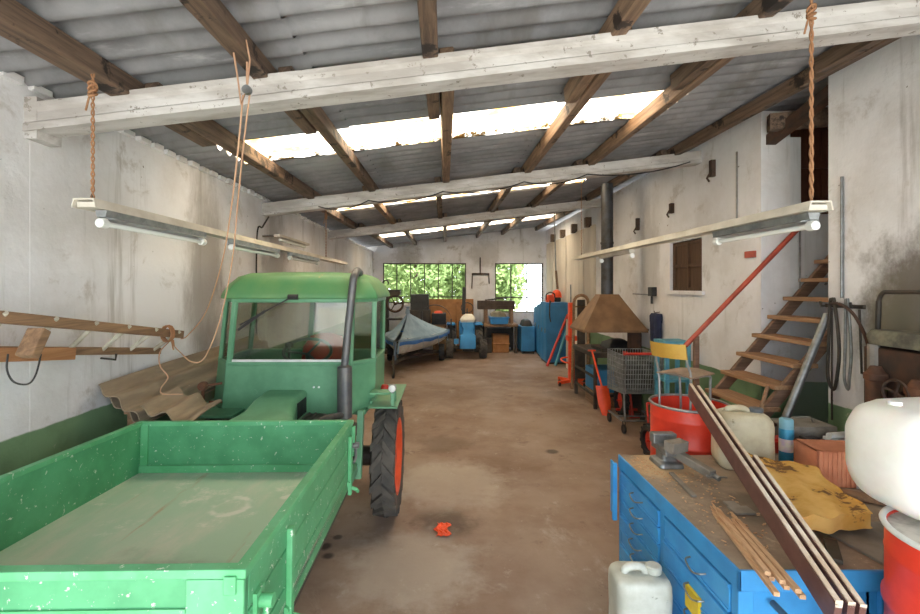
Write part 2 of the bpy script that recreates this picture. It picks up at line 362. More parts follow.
# roof of corrugated sheets with three translucent strips
PITCH=.177
def sheet(x0,x1,y0,y1,dz=0,amp=.026,n=10):
    ny=max(4,int((y1-y0)/PITCH*n)); mb_=MB()
    return lambda m: m.grid(lambda u,v:(x0+(x1-x0)*u, y0+(y1-y0)*v, roofz(x0+(x1-x0)*u,y0+(y1-y0)*v)+dz+amp*math.cos(2*PI*(y0+(y1-y0)*v)/PITCH)),2,ny)
strips=[(3.84,4.55,-1.95,2.1),(7.08,7.79,-1.8,2.3),(11.85,12.74,-1.85,2.9)]
mb=MB(); ys=[-1.25]
for a,b,x0,x1 in strips: ys+=[a,b]
ys.append(15.1); xs=[-2.62,-.85,.98,2.88,5.1]
for i in range(len(ys)-1):
    for j in range(len(xs)-1):
        dz=.012*(j%2)
        if i%2==0: sheet(xs[j]-.06,xs[j+1]+.06,ys[i],ys[i+1],dz)(mb)
        else:
            a,b,x0,x1=strips[i//2]
            lo,hi=xs[j],xs[j+1]
            if lo<x0: sheet(lo,min(hi,x0),a,b,dz)(mb)
            if hi>x1: sheet(max(lo,x1),hi,a,b,dz)(mb)
struct('ceiling',mb,m_roof,smooth=60)
for k,(a,b,x0,x1) in enumerate(strips):
    mb=MB(); sheet(x0-.2,x1+.2,a-.06,b+.06,.02)(mb); struct('window_%d'%(k+3),mb,m_sky,label='weathered translucent roof light strip',smooth=60)
# concrete beams, timber purlins (in lapped lengths)
for k,y in enumerate((2.6,5.9,9.2)):
    mb=MB(); x0,x1=XL-.02,XR+.05
    prof=[(-.075,0),(.075,0),(.075,.045),(.05,.075),(.05,.1),(.07,.125),(.07,.155),(-.07,.155),(-.07,.125),(-.062,.1),(-.062,.05),(-.075,.04)]
    n=14; st=[]
    for i in range(n+1):
        x=x0+(x1-x0)*i/n
        st.append([(x,y+p+random.uniform(-.002,.002),roofz(x,y)-.285+q+random.uniform(-.002,.002)) for p,q in prof])
    m_=len(prof); mb.add([p for s_ in st for p in s_],[(i*m_+j,i*m_+(j+1)%m_,(i+1)*m_+(j+1)%m_,(i+1)*m_+j) for i in range(n) for j in range(m_)]+[tuple(range(m_))[::-1],tuple(n*m_+j for j in range(m_))])
    if k==0: mb.box((XL,y-.065,2.82),(XL+.07,y+.1,3.05))                     # mortar collar at the wall
    struct('roof_beam',mb,m_conc,label=['nearest grey concrete roof beam running across the picture','second grey concrete roof beam, with the black cable along it','last grey concrete roof beam, before the far wall'][k])
PX=[-1.746,-.972,-.036,1.0,1.808,2.9]
for i,x in enumerate(PX):
    segs=[(-1.1,3.5),(2.665,6.6),(5.965,9.8),(9.265,14.8)]
    for k,(a,b) in enumerate(segs):
        if i==5 and k==0: pass
        xx=x+(.05 if k%2 else -.05); w=.085; h=.12
        if i==0 and k==0: w=.11
        mb=MB(); zc=roofz(xx)-.026-h/2-.004
        ang=math.atan(.12); nn=6
        mb.T=Matrix.Translation((xx,0,zc))@Matrix.Rotation(-ang,4,'Y'); prev=None
        s_=.015; mb.hexa([(-w/2,a,-h/2+s_*(a-2.6)),(w/2,a,-h/2+s_*(a-2.6)),(w/2,b,-h/2+s_*(b-2.6)),(-w/2,b,-h/2+s_*(b-2.6)),(-w/2,a,h/2+s_*(a-2.6)),(w/2,a,h/2+s_*(a-2.6)),(w/2,b,h/2+s_*(b-2.6)),(-w/2,b,h/2+s_*(b-2.6))]); mb.T=None
        struct('purlin',mb,m_purlin2 if (i,k) in ((3,1),(2,1),(3,0),(1,2),(4,1)) else m_purlin,label='dark roof timber running towards the far wall',bevel=.008)
# short rafters and dark timbers in the stair opening
mb=MB(); mb.bar((3.2,4.55,3.62),(4.3,4.15,3.62),.1,.16); struct('trim_2',mb,m_purlin,label='dark sloping timber above the stair opening')
mb=MB(); mb.bar((XR+.1,3.86,3.72),(XR+.1,4.78,3.5),.1,.1); struct('trim_3',mb,m_rustd,label='dark timber lintel over the stair opening')
# windows: steel bars with panes
def window(n,x0,x1,z0,z1,mull,trans,gl,lab):
    f=MB(); t=.035
    f.box((x0,YB+.03,z0),(x0+t,YB+.1,z1)); f.box((x1-t,YB+.03,z0),(x1,YB+.1,z1)); f.box((x0,YB+.03,z0),(x1,YB+.1,z0+t)); f.box((x0,YB+.03,z1-t),(x1,YB+.1,z1))
    for k in range(1,mull): x=x0+(x1-x0)*k/mull; f.box((x-.015,YB+.03,z0),(x+.015,YB+.09,z1))
    for z in trans: f.box((x0,YB+.03,z-.015),(x1,YB+.09,z+.015))
    w=struct('window_%d'%n,f,m_dark,label=lab)
    zz=[z0]+list(trans)+[z1]
    for k in range(mull):
        for j in range(len(zz)-1):
            p=MB(); xa=x0+(x1-x0)*k/mull; xb=x0+(x1-x0)*(k+1)/mull
            p.box((xa,YB+.055,zz[j]),(xb,YB+.06,zz[j+1])); p.build('pane',gl[k] if isinstance(gl,list) else gl,w)
window(1,-2.0,.68,1.48,2.77,6,[1.68],[m_reeded]*3+[m_reeded2]*3,'wide steel window of six panes in the far wall')
window(2,1.61,3.16,1.18,2.77,3,[1.66],m_glass,'narrower steel window with bright daylight in the far wall')
# outside: trees behind the windows
def tree(x,y,h,r,seed,lab):
    rnd=random.Random(seed); t=thing('tree',lab,'tree',(x,y,-.1),'trees outside the far windows')
    tr=MB(); tr.tube(spline([(x,y,-.1),(x+.1,y,h*.3),(x-.05,y,h*.6)],5),[.16-.006*k for k in range(11)],8); tr.build('trunk',m_bark,t,smooth=50)
    cr=MB()
    for k in range(3400):
        while 1:
            p=V((rnd.uniform(-1,1),rnd.uniform(-1,1),rnd.uniform(-1,1)))
            if .25<p.length<1: break
        p=V((x+p.x*r,y+p.y*r,h*.58+p.z*h*.48)); a=V((rnd.gauss(0,1),rnd.gauss(0,1),rnd.gauss(0,1))).normalized(); b=a.orthogonal().normalized(); s_=rnd.uniform(.09,.19)
        cr.add([p-a*s_,p+b*s_*.5,p+a*s_,p-b*s_*.5],[(0,1,2,3)])
    o=cr.build('crown',m_leaf,t)
tree(-1.2,18.6,4.8,1.7,1,'leafy green tree outside the wide far window')
tree(1.9,18.4,4.0,1.3,2,'leafy green tree outside the narrower far window')
tree(.6,22.5,5.0,1.6,3,'leafy green tree outside behind the wide far window')
tree(-3.2,22.8,5.6,1.9,4,'leafy green tree outside beyond the left end of the wide far window')
# shutter in the right wall
s=thing('wooden_shutter','closed dark brown wooden shutter set in the right wall','shutter',(XR+.08,6.23,1.95))
mb=MB(); mb.box((XR+.06,5.84,1.95),(XR+.1,6.62,2.62)); mb.build('shutter_panel',m_shut,s)
mb=MB()
for y in (5.84,6.2,6.57): mb.box((XR+.03,y,1.95),(XR+.07,y+.05,2.62))
for z in (1.95,2.27,2.58): mb.box((XR+.035,5.84,z),(XR+.068,6.62,z+.045))
mb.build('shutter_frame',m_shut,s)
mb=MB(); mb.box((XR-.04,5.75,1.9),(XR+.1,6.7,1.95)); struct('trim_4',mb,m_wall_r,label='plaster sill of the shuttered opening')
# cladding boards of the far right wall
bb=MB()
for k in range(6):
    y=9.9+k*.78; bb.box((XR-.03-.012*(k%2),y,1.15),(XR,y+.74,3.35))
struct('trim_5',bb,m_beige,label='cream wall boards of the far right corner')
for k in range(4):
    mb=MB(); y=10.2+k*1.1; mb.box((XR-.13,y,3.33),(XR,y+.12,3.55)); struct('trim_%d'%(6+k),mb,m_purlin,label='dark timber wall plate block above the cream boards')

# ------------------------------------------------------------------ cables, ropes, light rails
def batten(name,lab,x,y0,y1,z):
    r=thing('lamp_rail',lab,'lamp rail',(x,y0,z))
    m=MB(); m.prism([(x-.05,z+.045),(x+.05,z+.045),(x+.06,z),(x+.054,z),(x+.044,z+.037),(x-.044,z+.037),(x-.054,z),(x-.06,z)],'Y',y0,y1); m.build('channel',m_batten,r)
    m=MB(); m.box((x-.046,y0+.02,z+.004),(x+.046,y1,z+.03)); m.build('cover_plate',m_batten,r)
    return r
rl=batten('l','long pale hanging lamp rail above the green tractor along the white wall',-1.746,2.22,8.0,2.385)
rr=batten('r','long pale hanging lamp rail in front of the staircase and shutter',1.808,2.21,6.4,2.37)
def fixture(x,y0,y1,z,lab,tube=True,group=None):
    f=thing('hanging_lamp',lab,'lamp',(x,(y0+y1)/2,z),group)
    m=MB(); m.prism([(x-.03,z),(x+.03,z),(x+.022,z-.035),(x-.022,z-.035)],'Y',y0,y1); m.build('housing',m_alu if tube else m_batten,f)
    for k,(y,d) in enumerate(((y0,1),(y1,-1))):
        m=MB(); m.box((x-.016,y,z-.086),(x+.016,y+.03*d,z-.04)); m.cyl((x,y-.012*d,z-.066),(x,y+.035*d,z-.066),.024,n=12); m.build('lampholder',m_white,f,bevel=.004)
    if tube:
        m=MB(); m.cyl((x,y0+.03,z-.066),(x,y1-.03,z-.066),.014,n=14); m.build('tube',m_tube,f,smooth=40)
        m=MB(); m.prism([(x-.05,z-.043),(x+.05,z-.043),(x+.03,z-.034),(x-.03,z-.034)],'Y',y0+.03,y1-.03); m.build('reflector',m_alu,f)
fixture(-1.72,2.3,3.27,2.385,'nearest fluorescent lamp under the left rail, close to the camera')
fixture(-1.72,3.7,4.72,2.385,'second fluorescent lamp along the left rail, behind the hanging strings')
fixture(-1.72,5.1,6.2,2.385,'third fluorescent lamp along the left rail, above the tractor cab')
fixture(1.83,2.28,3.1,2.37,'bright fluorescent lamp under the right rail in front of the staircase')
fixture(1.83,4.5,5.4,2.37,'lamp housing without tube under the right rail, two white lampholders',False)
fx=thing('wall_lamp_rail','short lamp rail high on the left wall beyond the tractor','lamp rail',(-2.1,5.75,2.63))
m=MB(); m.box((-2.14,5.75,2.63),(-2.06,7.0,2.66)); m.build('channel',m_batten,fx)
m=MB(); m.cyl((-2.1,5.85,2.6),(-2.1,6.9,2.6),.018,n=10); m.build('tube',m_tube,fx)
for y in (5.85,6.9): m=MB(); m.bar((-2.32,y,2.645),(-2.1,y,2.645),.02,.02); m.build('bracket',m_dark,fx)
def cord(name,lab,cat,pts,r,mat,group=None,n=6):
    m=MB(); m.tube(pts,r,n); return tag(m.build(name,mat,smooth=60),lab,cat,group)
def rope(top,bot,lab,knot=True,r=.007):
    o=thing('hanging_rope',lab,'rope',bot)
    top=V(top); bot=V(bot); m=MB(); n=40; d=(bot-top); r=r*.8
    for ph in (0,PI):
        m.tube([top+d*k/n+V((math.cos(k*1.3+ph)*.006,math.sin(k*1.3+ph)*.006,0)) for k in range(n+1)],r*.75,6)
    m.build('strand',m_rope,o,smooth=60)
    if knot:
        m=MB(); c=top.lerp(bot,.12)
        for k in range(4): m.tube([c+V((math.cos(a)*.017,math.sin(a)*.017,.016*(k-2)+.012*math.sin(a+k))) for a in [2*PI*j/10 for j in range(10)]],.006,5,closed=True)
        m.tube([c,c+V((-.02,0,-.05)),c+V((-.035,0,-.11))],.005,5)
        m.build('knot',m_rope,o,smooth=60)
    m=MB(); m.tube([bot+V((0,0,.03)),bot+V((0,0,-.012))],.005,6); m.build('hook',m_dark,o)
rope((-1.746,2.28,roofz(-1.746)-.15),(-1.746,2.28,2.433),'orange rope holding up the near end of the left lamp rail')
rope((1.808,2.27,roofz(1.808)-.15),(1.808,2.27,2.418),'orange rope holding up the near end of the right lamp rail',r=.009)
rope((-1.746,6.75,roofz(-1.746,6.75)-.15),(-1.746,6.75,2.433),'orange rope holding up the far end of the left lamp rail',r=.006)
rope((1.808,6.1,roofz(1.808,6.1)-.15),(1.808,6.1,2.418),'thin rope holding up the far end of the right lamp rail',False,.004)
o=thing('rope_pulley','small pulley with orange string hanging under the roof timber above the tractor','pulley',P(247,92,2.24))
c=P(247,90,2.24); m=MB(); m.cyl(c+V((0,-.012,0)),c+V((0,.012,0)),.022,n=16); m.build('wheel',m_steel,o); 
m=MB(); m.tube([c+V((0,0,.0)),c+V((0,0,.06)),P(247,62,2.24)],.005,6); m.tube([P(232,42,2.24),P(238,80,2.24),P(241,104,2.24),P(247,88,2.24),P(250,60,2.24),P(246,40,2.24)],.0045,6); m.build('string_loop',m_string,o,smooth=60)
cord('pull_string','long thin string hanging from the roof pulley to the tied ladder end','string',spline([P(243,95,2.25),P(238,150,2.3),P(231,210,2.5),P(222,262,2.8),P(206,312,3.2),P(188,335,3.42),P(181,339,3.48)],7),.0042,m_string)
cord('pull_string','thin string from the roof pulley hanging down in front of the corrugated sheets','string',spline([P(250,92,2.25),P(243,150,2.35),P(238,200,2.5),P(232,262,2.75),P(220,320,3.0),P(205,357,3.02),P(192,362,3.03),P(180,352,3.25),P(175,347,3.4)],7),.0042,m_string)
cord('pull_string','thin string end dangling from the ladder over the corrugated sheets','string',spline([P(169,342,3.56),P(160,352,3.3),P(160,366,3.0),P(168,377,2.95),P(161,388,2.95),P(163,394,2.9),P(183,394,2.9)],6),.0042,m_string)
pts=[]
bz=lambda x: roofz(x,5.9)-.26
xs=[-1.6,-.97,-.03,1.0,1.8,3.1]
for a,b in zip(xs[:-1],xs[1:]):
    pts+=[p for p in catenary((a,5.815,bz(a)+.0),(b,5.815,bz(b)+.0),.07,8)]
cord('hanging_power_cable','black power cable drooping along the second roof beam','cable',pts,.008,m_black)
cord('power_cable','black cable running down the left wall behind the tractor cab','cable',spline([(-2.26,5.9,2.9),(-2.28,5.75,2.75),(-2.29,5.6,2.6),(-2.295,5.6,1.3)],6),.01,m_black)
cord('looped_cable','thin dark cable loop hanging under the ladder on the left wall','cable',spline([P(8,354,2.2),P(7,370,2.2),P(14,382,2.2),P(28,384,2.22),P(36,374,2.24),P(41,354,2.26)],6),.0045,m_black)
# wall conduits
cord('conduit','thin grey conduit running down the near right wall above the hooks','pipe',[(3.235,3.75,2.9),(3.235,3.75,1.91)],.011,m_steel)
cord('conduit','thin metal pipe along the right wall between shutter and chimney','pipe',[(3.23,7.9,1.885),(3.23,7.22,1.885)],.012,m_steel)
cord('conduit','long cable pipe high along the right wall above the shutter','pipe',[(3.235,5.0,2.72),(3.235,9.0,2.72)],.012,m_steel)
cord('conduit','vertical cable pipe high on the right wall left of the stair opening','pipe',[(3.235,5.1,3.5),(3.235,5.1,2.72)],.01,m_steel)
o=thing('switch_box','small black switch box on the right wall below the shutter','switch',P(653,300,7.12))
m=MB(); m.box((3.17,7.05,1.86),(3.25,7.2,2.0)); m.build('housing',m_black,o,bevel=.01); m=MB(); m.tube([(3.2,7.12,1.86),(3.2,7.12,1.74)],.018,8); m.build('plug',m_black,o)
m=MB(); m.box((3.22,4.8,2.31),(3.25,4.95,2.38)); tag(m.build('wall_plate',m_handrail,bevel=.004),'tiny red brown plate on the right wall above the red handrail','plate')
for y,z,h,l in ((5.55,3.33,.2,'small rusty bracket high on the right wall near the stair opening'),(7.7,2.95,.2,'small rusty hook high on the right wall beside the second beam'),(6.55,3.05,.14,'small rusty hook high on the right wall above the shutter')):
    m=MB(); m.box((3.2,y-.03,z),(3.25,y+.03,z+h)); m.tube([(3.2,y,z+.05),(3.16,y,z-.02),(3.19,y,z-.06)],.012,6); tag(m.build('wall_hook',m_rustd),l,'hook')
# ================================================================== TRACTOR WITH LOADING BED
T=thing('utility_tractor','green implement-carrier tractor with a flat loading bed in front of its glazed cab','tractor',(-1.24,3.7,0))
def wheel(parent,c,r,w,rimmat,tyremat,lugs=18,name='wheel',side=1):
    cx,cy,cz=c; rr=r*.62
    m=MB(); m.lathe([(rr,-w*.42),(r*.84,-w*.5),(r*.915,-w*.42),(r*.93,0),(r*.915,w*.42),(r*.86,w*.5),(rr,w*.42),(rr,-w*.42)],c,40,'X',caps=False)
    for k in range(lugs):
        for s in (-1,1):
            a=2*PI*(k+(.5 if s>0 else 0))/lugs; b=a+.24
            def q(ang,x,rad): return V((cx+x,cy+rad*math.cos(ang),cz+rad*math.sin(ang)))
            t=.34*2*PI/lugs*.5
            m.hexa([q(a-t,s*.0,r*.9),q(a+t,s*.0,r*.9),q(b+t,s*w*.5,r*.86),q(b-t,s*w*.5,r*.86),
                    q(a-t,s*.0,r),q(a+t,s*.0,r),q(b+t,s*w*.49,r*.97),q(b-t,s*w*.49,r*.97)])
    tw=m.build('tyre',tyremat,parent,smooth=35)
    m=MB(); m.lathe([(.0,w*.06*side),(rr*.55,w*.08*side),(rr*.6,w*.2*side),(rr*.88,w*.22*side),(rr*.97,w*.43*side),(rr*1.05,w*.45*side),(rr*1.05,w*.40*side),(rr*.9,w*-.1*side),(0,-w*.1*side)],c,32,'X',caps=False)
    m.cyl((cx+w*.05*side,cy,cz),(cx+w*.3*side,cy,cz),r*.16,n=16)
    for k in range(6): a=2*PI*k/6; m.cyl((cx+w*.06*side,cy+math.cos(a)*rr*.42,cz+math.sin(a)*rr*.42),(cx+w*.14*side,cy+math.cos(a)*rr*.42,cz+math.sin(a)*rr*.42),.014,n=6)
    m.build('rim',rimmat,tw,smooth=40)
    return tw
# rear wheels and small front wheels
wheel(T,(-.50,4.1,.5),.5,.2,m_orange,m_rubber); wheel(T,(-1.93,4.1,.5),.5,.2,m_orange,m_rubber,side=-1)
wheel(T,(-.72,1.75,.33),.33,.17,m_orange,m_rubber,16); wheel(T,(-1.76,1.75,.33),.33,.17,m_orange,m_rubber,16,side=-1)
m=MB(); m.box((-1.5,1.45,.56),(-1.38,4.6,.7)); m.box((-1.1,1.45,.56),(-.98,4.6,.7)); m.cyl((-1.85,4.1,.5),(-.6,4.1,.5),.085,n=14); m.cyl((-1.7,1.75,.36),(-.78,1.75,.36),.06,n=12); m.box((-1.42,3.75,.4),(-1.06,4.4,.85)); m.box((-1.32,1.65,.36),(-1.16,1.85,.6))
m.build('chassis',m_dark,T,bevel=.01)
m=MB(); m.box((-1.5,3.02,.68),(-.96,3.72,.98)); m.tube([(-1.5,3.25,.9),(-1.62,3.3,.8),(-1.62,3.6,.8)],.035,8); m.box((-1.78,3.1,.86),(-1.5,3.68,.93)); m.box((-.96,3.25,.82),(-.7,3.68,.92)); m.tube(spline([(-.98,3.3,1.0),(-.88,3.35,1.04),(-.82,3.5,1.02),(-.78,3.6,1.0)],5),.025,8)
for k in range(9): m.box((-1.44+k*.05,3.03,.98),(-1.42+k*.05,3.68,1.0))
m.build('engine_block',m_rubber,T,bevel=.008)
# engine cover
m=MB()
secs=[(3.06,.27,1.03,.05),(3.12,.28,1.075,.07),(3.32,.19,1.11,.06),(3.45,.165,1.16,.045),(3.72,.165,1.17,.04)]
rings=[]
for y,hw,zt,r in secs:
    cx=-1.28; R=[(cx-hw,y,.97)]
    for j in range(6): a=PI-j/5*PI/2; R.append((cx-hw+r+r*math.cos(a),y,zt-r+r*math.sin(a)))
    for j in range(6): a=PI/2-j/5*PI/2; R.append((cx+hw-r+r*math.cos(a),y,zt-r+r*math.sin(a)))
    R.append((cx+hw,y,.97)); rings.append(R)
n=len(rings[0]); m.add([p for R in rings for p in R],[(i*n+j,i*n+j+1,(i+1)*n+j+1,(i+1)*n+j) for i in range(len(rings)-1) for j in range(n-1)]+[tuple(range(n)),tuple((len(rings)-1)*n+j for j in range(n))[::-1]])
hd=m.build('engine_cover',m_gcab,T,smooth=50)
m=MB()
for k in range(7): m.box((-1.117,3.47+k*.032,1.0),(-1.11,3.487+k*.032,1.12))
m.build('grille',m_black,hd)
# cab: plan with angled corners
YC=3.72; xl,xr=-1.95,-.6; fl,fr=-1.78,-.765; yk=3.93; yb=4.52
plan=[(xl,yk),(fl,YC),(fr,YC),(xr,yk),(xr,yb),(xl,yb)]
def inset(p,d): cx,cy=-1.23,4.15; return (p[0]+(cx-p[0])*d,p[1]+(cy-p[1])*d)
Z0,Z1,Z2=.97,1.375,1.9
LEAN=lambda x,z:(z-.97)*(.075 if x<-1.23 else .02)
def lean(o):
    for v in o.data.vertices:
        p=v.co+ORG[o.name]; q=(p.x+1.86)/1.26; v.co.x+=(p.z-.97)*(.1*(1-q)+.02*q)-.03*(1-q)
    for c in o.children: lean(c)
    return o
def wallring(m,pl,z0,z1,th=.045):
    k=len(pl)
    for i in range(k):
        a,b=pl[i],pl[(i+1)%k]; ai,bi=inset(a,th),inset(b,th)
        m.hexa([(*a,z0),(*b,z0),(*bi,z0),(*ai,z0),(*a,z1),(*b,z1),(*bi,z1),(*ai,z1)])
m=MB(); wallring(m,plan,Z0,Z1); m.box((xl+.05,YC+.06,Z0-.02),(xr-.05,yb-.03,Z0+.02))
cab=m.build('cab_body',m_gcab,T,bevel=.012)
for i,(x,z,r) in enumerate(((-1.53,1.15,.02),(-1.02,1.19,.008),(-1.06,1.19,.008))):
    m=MB(); m.cyl((x,YC-.006,z),(x,YC+.01,z),r,n=10); m.build('bolt',m_white if i else m_gcab,cab)
m=MB()
def post(a,w=.036,inn=.03):
    b=inset(a,inn); m.bar((*b,Z1-.01),(*b,Z2+.02),w,w,(0,1,0))
for p in plan: post(p)
k=len(plan)
for i in range(k):
    a,b=inset(plan[i],.03),inset(plan[(i+1)%k],.03)
    m.bar((*a,Z2),(*b,Z2),.05,.05); m.bar((*a,Z1+.005),(*b,Z1+.005),.05,.03)
m.bar((-1.33,yb-.03,Z1),(-1.33,yb-.03,Z2),.05,.04,(0,1,0))
lean(m.build('cab_frame',m_gcab,T,bevel=.008))
def pane(nm,a,b,z0=Z1+.015,z1=Z2-.02,th=.03,rub=True):
    m=MB(); a=V((*inset(a,th),0)); b=V((*inset(b,th),0)); d=(b-a).normalized(); a+=d*.02; b-=d*.02
    m.bar(a+V((0,0,(z0+z1)/2)),b+V((0,0,(z0+z1)/2)),.006,z1-z0); w=m.build(nm,m_cabglass,T)
    m=MB(); e=.012
    for z in (z0,z1): m.bar(a+V((0,0,z)),b+V((0,0,z)),.014,.012)
    for q in (a,b): m.bar(q+V((0,0,z0)),q+V((0,0,z1)),.02,.012,(0,1,0))
    m.build('window_rubber',m_gcab,w)
    if rub and nm=='windscreen':
        m=MB(); m.bar(a+V((.01,-.012,z0+.014)),b+V((-.01,-.012,z0+.014)),.012,.018); m.build('sill_strip',m_white,w)
    lean(w)
pane('windscreen',plan[1],plan[2]); pane('corner_window',plan[0],plan[1]); pane('corner_window',plan[2],plan[3])
pane('side_window',plan[3],plan[4]); pane('side_window',plan[5],plan[0]); pane('rear_window',plan[4],plan[5],rub=False)
lean(cab)
# roof
m=MB(); ov=.05
def rr(pl,z,sc,cy=4.15,cx=-1.16): return [(cx+(p[0]-cx)*sc[0],cy+(p[1]-cy)*sc[1],z) for p in pl]
pl=[(xl-.02,YC+.10),(fl-.06,YC-.06),(fr+.06,YC-.06),(xr+.02,YC+.10),(xr+.02,yb+.08),(xl-.02,yb+.08)]
pl=[(xl+.125,YC+.02),(xl+.205,YC-.06),(xr-.06,YC-.06),(xr+.05,YC+.02),(xr+.05,yb+.08),(xl+.125,yb+.08)]
R=[rr(pl,1.905,(1,1)),rr(pl,1.93,(1.0,1.0)),rr(pl,1.955,(.985,.985)),rr(pl,2.02,(.92,.94)),rr(pl,2.085,(.82,.86)),rr(pl,2.115,(.7,.74)),rr(pl,2.128,(.35,.4))]
n=6; m.add([p for q in R for p in q],[(i*n+j,i*n+(j+1)%n,(i+1)*n+(j+1)%n,(i+1)*n+j) for i in range(len(R)-1) for j in range(n)]+[tuple(range(n))[::-1],tuple((len(R)-1)*n+j for j in range(n))])
m.build('cab_roof',m_groof,T,smooth=35,bevel=.01)
# wiper
m=MB(); a=P(292,297,3.66); m.cyl(a+V((-.03,0,0)),a+V((.05,0,0)),.022,n=10); m.bar(a,P(240,325,3.67),.014,.01); m.bar(P(265,311,3.665),P(238,330,3.67),.012,.02)
m.build('wiper',m_black,T)
# inside: dash, steering wheel, seat
m=MB(); c=V((-1.2,4.02,1.44)); ax=V((.1,-.42,.9)).normalized(); u=ax.orthogonal().normalized(); v_=ax.cross(u)
m.tube([c+(u*math.cos(t)+v_*math.sin(t))*.2 for t in [2*PI*k/28 for k in range(28)]],.014,8,closed=True)
for k in range(3): t=2*PI*k/3+.4; m.tube([c-ax*.03,c+(u*math.cos(t)+v_*math.sin(t))*.2],.01,6)
m.tube([c-ax*.03,c-ax*.5],.022,8); m.build('steering_wheel',m_exh,T,smooth=50)
m=MB(); m.T=Matrix.Translation((-1.12,4.3,1.32))@Matrix.Rotation(-.2,4,'X'); m.rloft([(-.1,.2,.05,.1),(0,.22,.06,.14),(.12,.21,.06,.18),(.22,.15,.05,.15),(.25,.06,.03,.05)]); m.T=None
st=m.build('seat',m_redd,T,smooth=50)
m=MB(); m.rloft([(1.08,.2,.18,.08,-1.12,4.2),(1.16,.22,.2,.1,-1.12,4.2),(1.18,.19,.17,.1,-1.12,4.2)]); m.build('cushion',m_redd,st,smooth=50)
m=MB(); m.box((-1.21,4.1,.95),(-1.03,4.3,1.08)); m.build('seat_base',m_black,st)
m=MB(); m.rloft([(1.0,.12,.1,.03,-1.42,4.0),(1.36,.1,.08,.03,-1.42,4.0)]); m.tube([(-1.36,4.0,1.3),(-1.36,4.02,1.48)],.012,6); m.lathe([(.0,-.0),(.035,.01),(.035,.04),(0,.055)],(-1.36,4.02,1.47),12); m.build('gear_console',m_black,T,smooth=40)
# exhaust
m=MB(); m.cyl((-.785,3.6,.98),(-.785,3.6,1.375),.058,n=24); m.lathe([(.058,1.375),(.03,1.39)],(-.785,3.6,0),24,caps=False)
ex=m.build('exhaust',m_exh,T,smooth=40)
m=MB(); m.tube(spline([(-.785,3.6,1.38),(-.755,3.6,1.7),(-.72,3.6,2.03),(-.71,3.63,2.1),(-.705,3.7,2.13),(-.70,3.78,2.115)],6),.03,14); m.build('exhaust_stack',m_exh,ex,smooth=50)
m=MB(); m.tube(spline([(-.785,3.6,1.0),(-.79,3.58,.95),(-.84,3.5,.93),(-.95,3.45,.92)],5),.03,10); m.build('exhaust_elbow',m_steel,ex,smooth=50)
# fenders with position lamps
for s,(xa,xb) in ((1,(-.62,-.385)),(-1,(-2.08,-1.88))):
    m=MB(); m.box((xa,3.72,1.015),(xb,4.6,1.03)); m.box((xa,3.78,1.115),(xb-.04*s,3.92,1.13)); m.box((xa,3.8,1.03),(xa+.02,4.5,1.06))
    if s<0:
        m=MB(); m.box((xa,3.78,.985),(xb,4.6,1.0)); m.build('fender',m_gcab,T); continue
    xo=xb-.06 if s>0 else xa+.03
    m.box((xo,3.76,1.03),(xo+.03,3.79,1.13)); m.box((xo,3.89,1.03),(xo+.03,3.92,1.12))
    fe=m.build('fender',m_gcab,T,bevel=.005)
    m=MB(); m.tube([(xo+.015,3.775,1.12),(xo+.015,3.775,1.18)],.012,8); m.T=Matrix.Translation((xo+.015,3.76,1.175)); m.lathe([(0,-.03),(.03,-.03),(.034,-.01),(.03,.03),(.012,.045)],(0,0,0),16,'Y'); m.T=None
    lp=m.build('position_lamp',m_steel,fe,smooth=40)
    m=MB(); m.lathe([(0,-.012),(.02,-.01),(.03,0)],(xo+.015,3.731,1.175),14,'Y'); m.build('lamp_lens',m_white,lp,smooth=50)
m=MB(); m.tube([P(222,402,3.66),P(209,402,3.6)],.01,6); m.T=Matrix.Translation(P(203,384,3.55)); m.T=None
q=P(203,386,3.55); m.tube([q,q+V((0,0,-.18))],.012,8); m.tube([q,q+V((.12,.06,.01))],.01,6); m.lathe([(0,-.03),(.03,-.028),(.036,0),(.03,.03),(.0,.04)],q,16,'Y')
m.build('side_lamp',m_rust,T,smooth=40)
m=MB(); m.box((-1.98,3.5,1.0),(-1.62,3.72,1.02)); m.build('lamp_plate',m_gcab,T)
m=MB(); m.box((-.76,3.15,.7),(-.66,3.3,1.02)); m.box((-.72,3.2,.55),(-.68,3.74,.62)); m.bar((-.68,3.72,1.0),(-.68,3.6,.5),.05,.06); m.build('side_bracket',m_gcab,T,bevel=.006)
m=MB(); m.lathe([(0,-.03),(.035,-.03),(.04,0),(.03,.03),(0,.03)],P(385,388,4.3),14,'Z'); m.build('red_cap',m_redd,T,smooth=40)
# ------ loading bed (slightly tipped up at the front)
O=V((-1.943,2.93,1.14)); vh=V((.032,-1.67,.066)); LEN=vh.length; vh=vh.normalized(); uh=(V((1,.019,0))).normalized(); wh=uh.cross(vh).normalized()
if wh.z<0: wh=-wh
BT=Matrix((( uh.x,vh.x,wh.x,O.x),(uh.y,vh.y,wh.y,O.y),(uh.z,vh.z,wh.z,O.z),(0,0,0,1)))
def bm(): 
    m=MB(); m.T=BT; return m
W,L,D=1.352,LEN,.305; th=.03
m=bm(); m.box((0,0,-D-.03),(W,L,-D)); m.build('bed_floor',m_bedfloor,T)
m=bm(); m.box((.02,.02,-D-.13),(.1,L-.02,-D-.03)); m.box((W-.1,.02,-D-.13),(W-.02,L-.02,-D-.03))
for k in range(4): m.box((.03,.1+k*.48,-D-.11),(W-.03,.18+k*.48,-D-.03))
m.build('bed_underframe',m_dark,T)
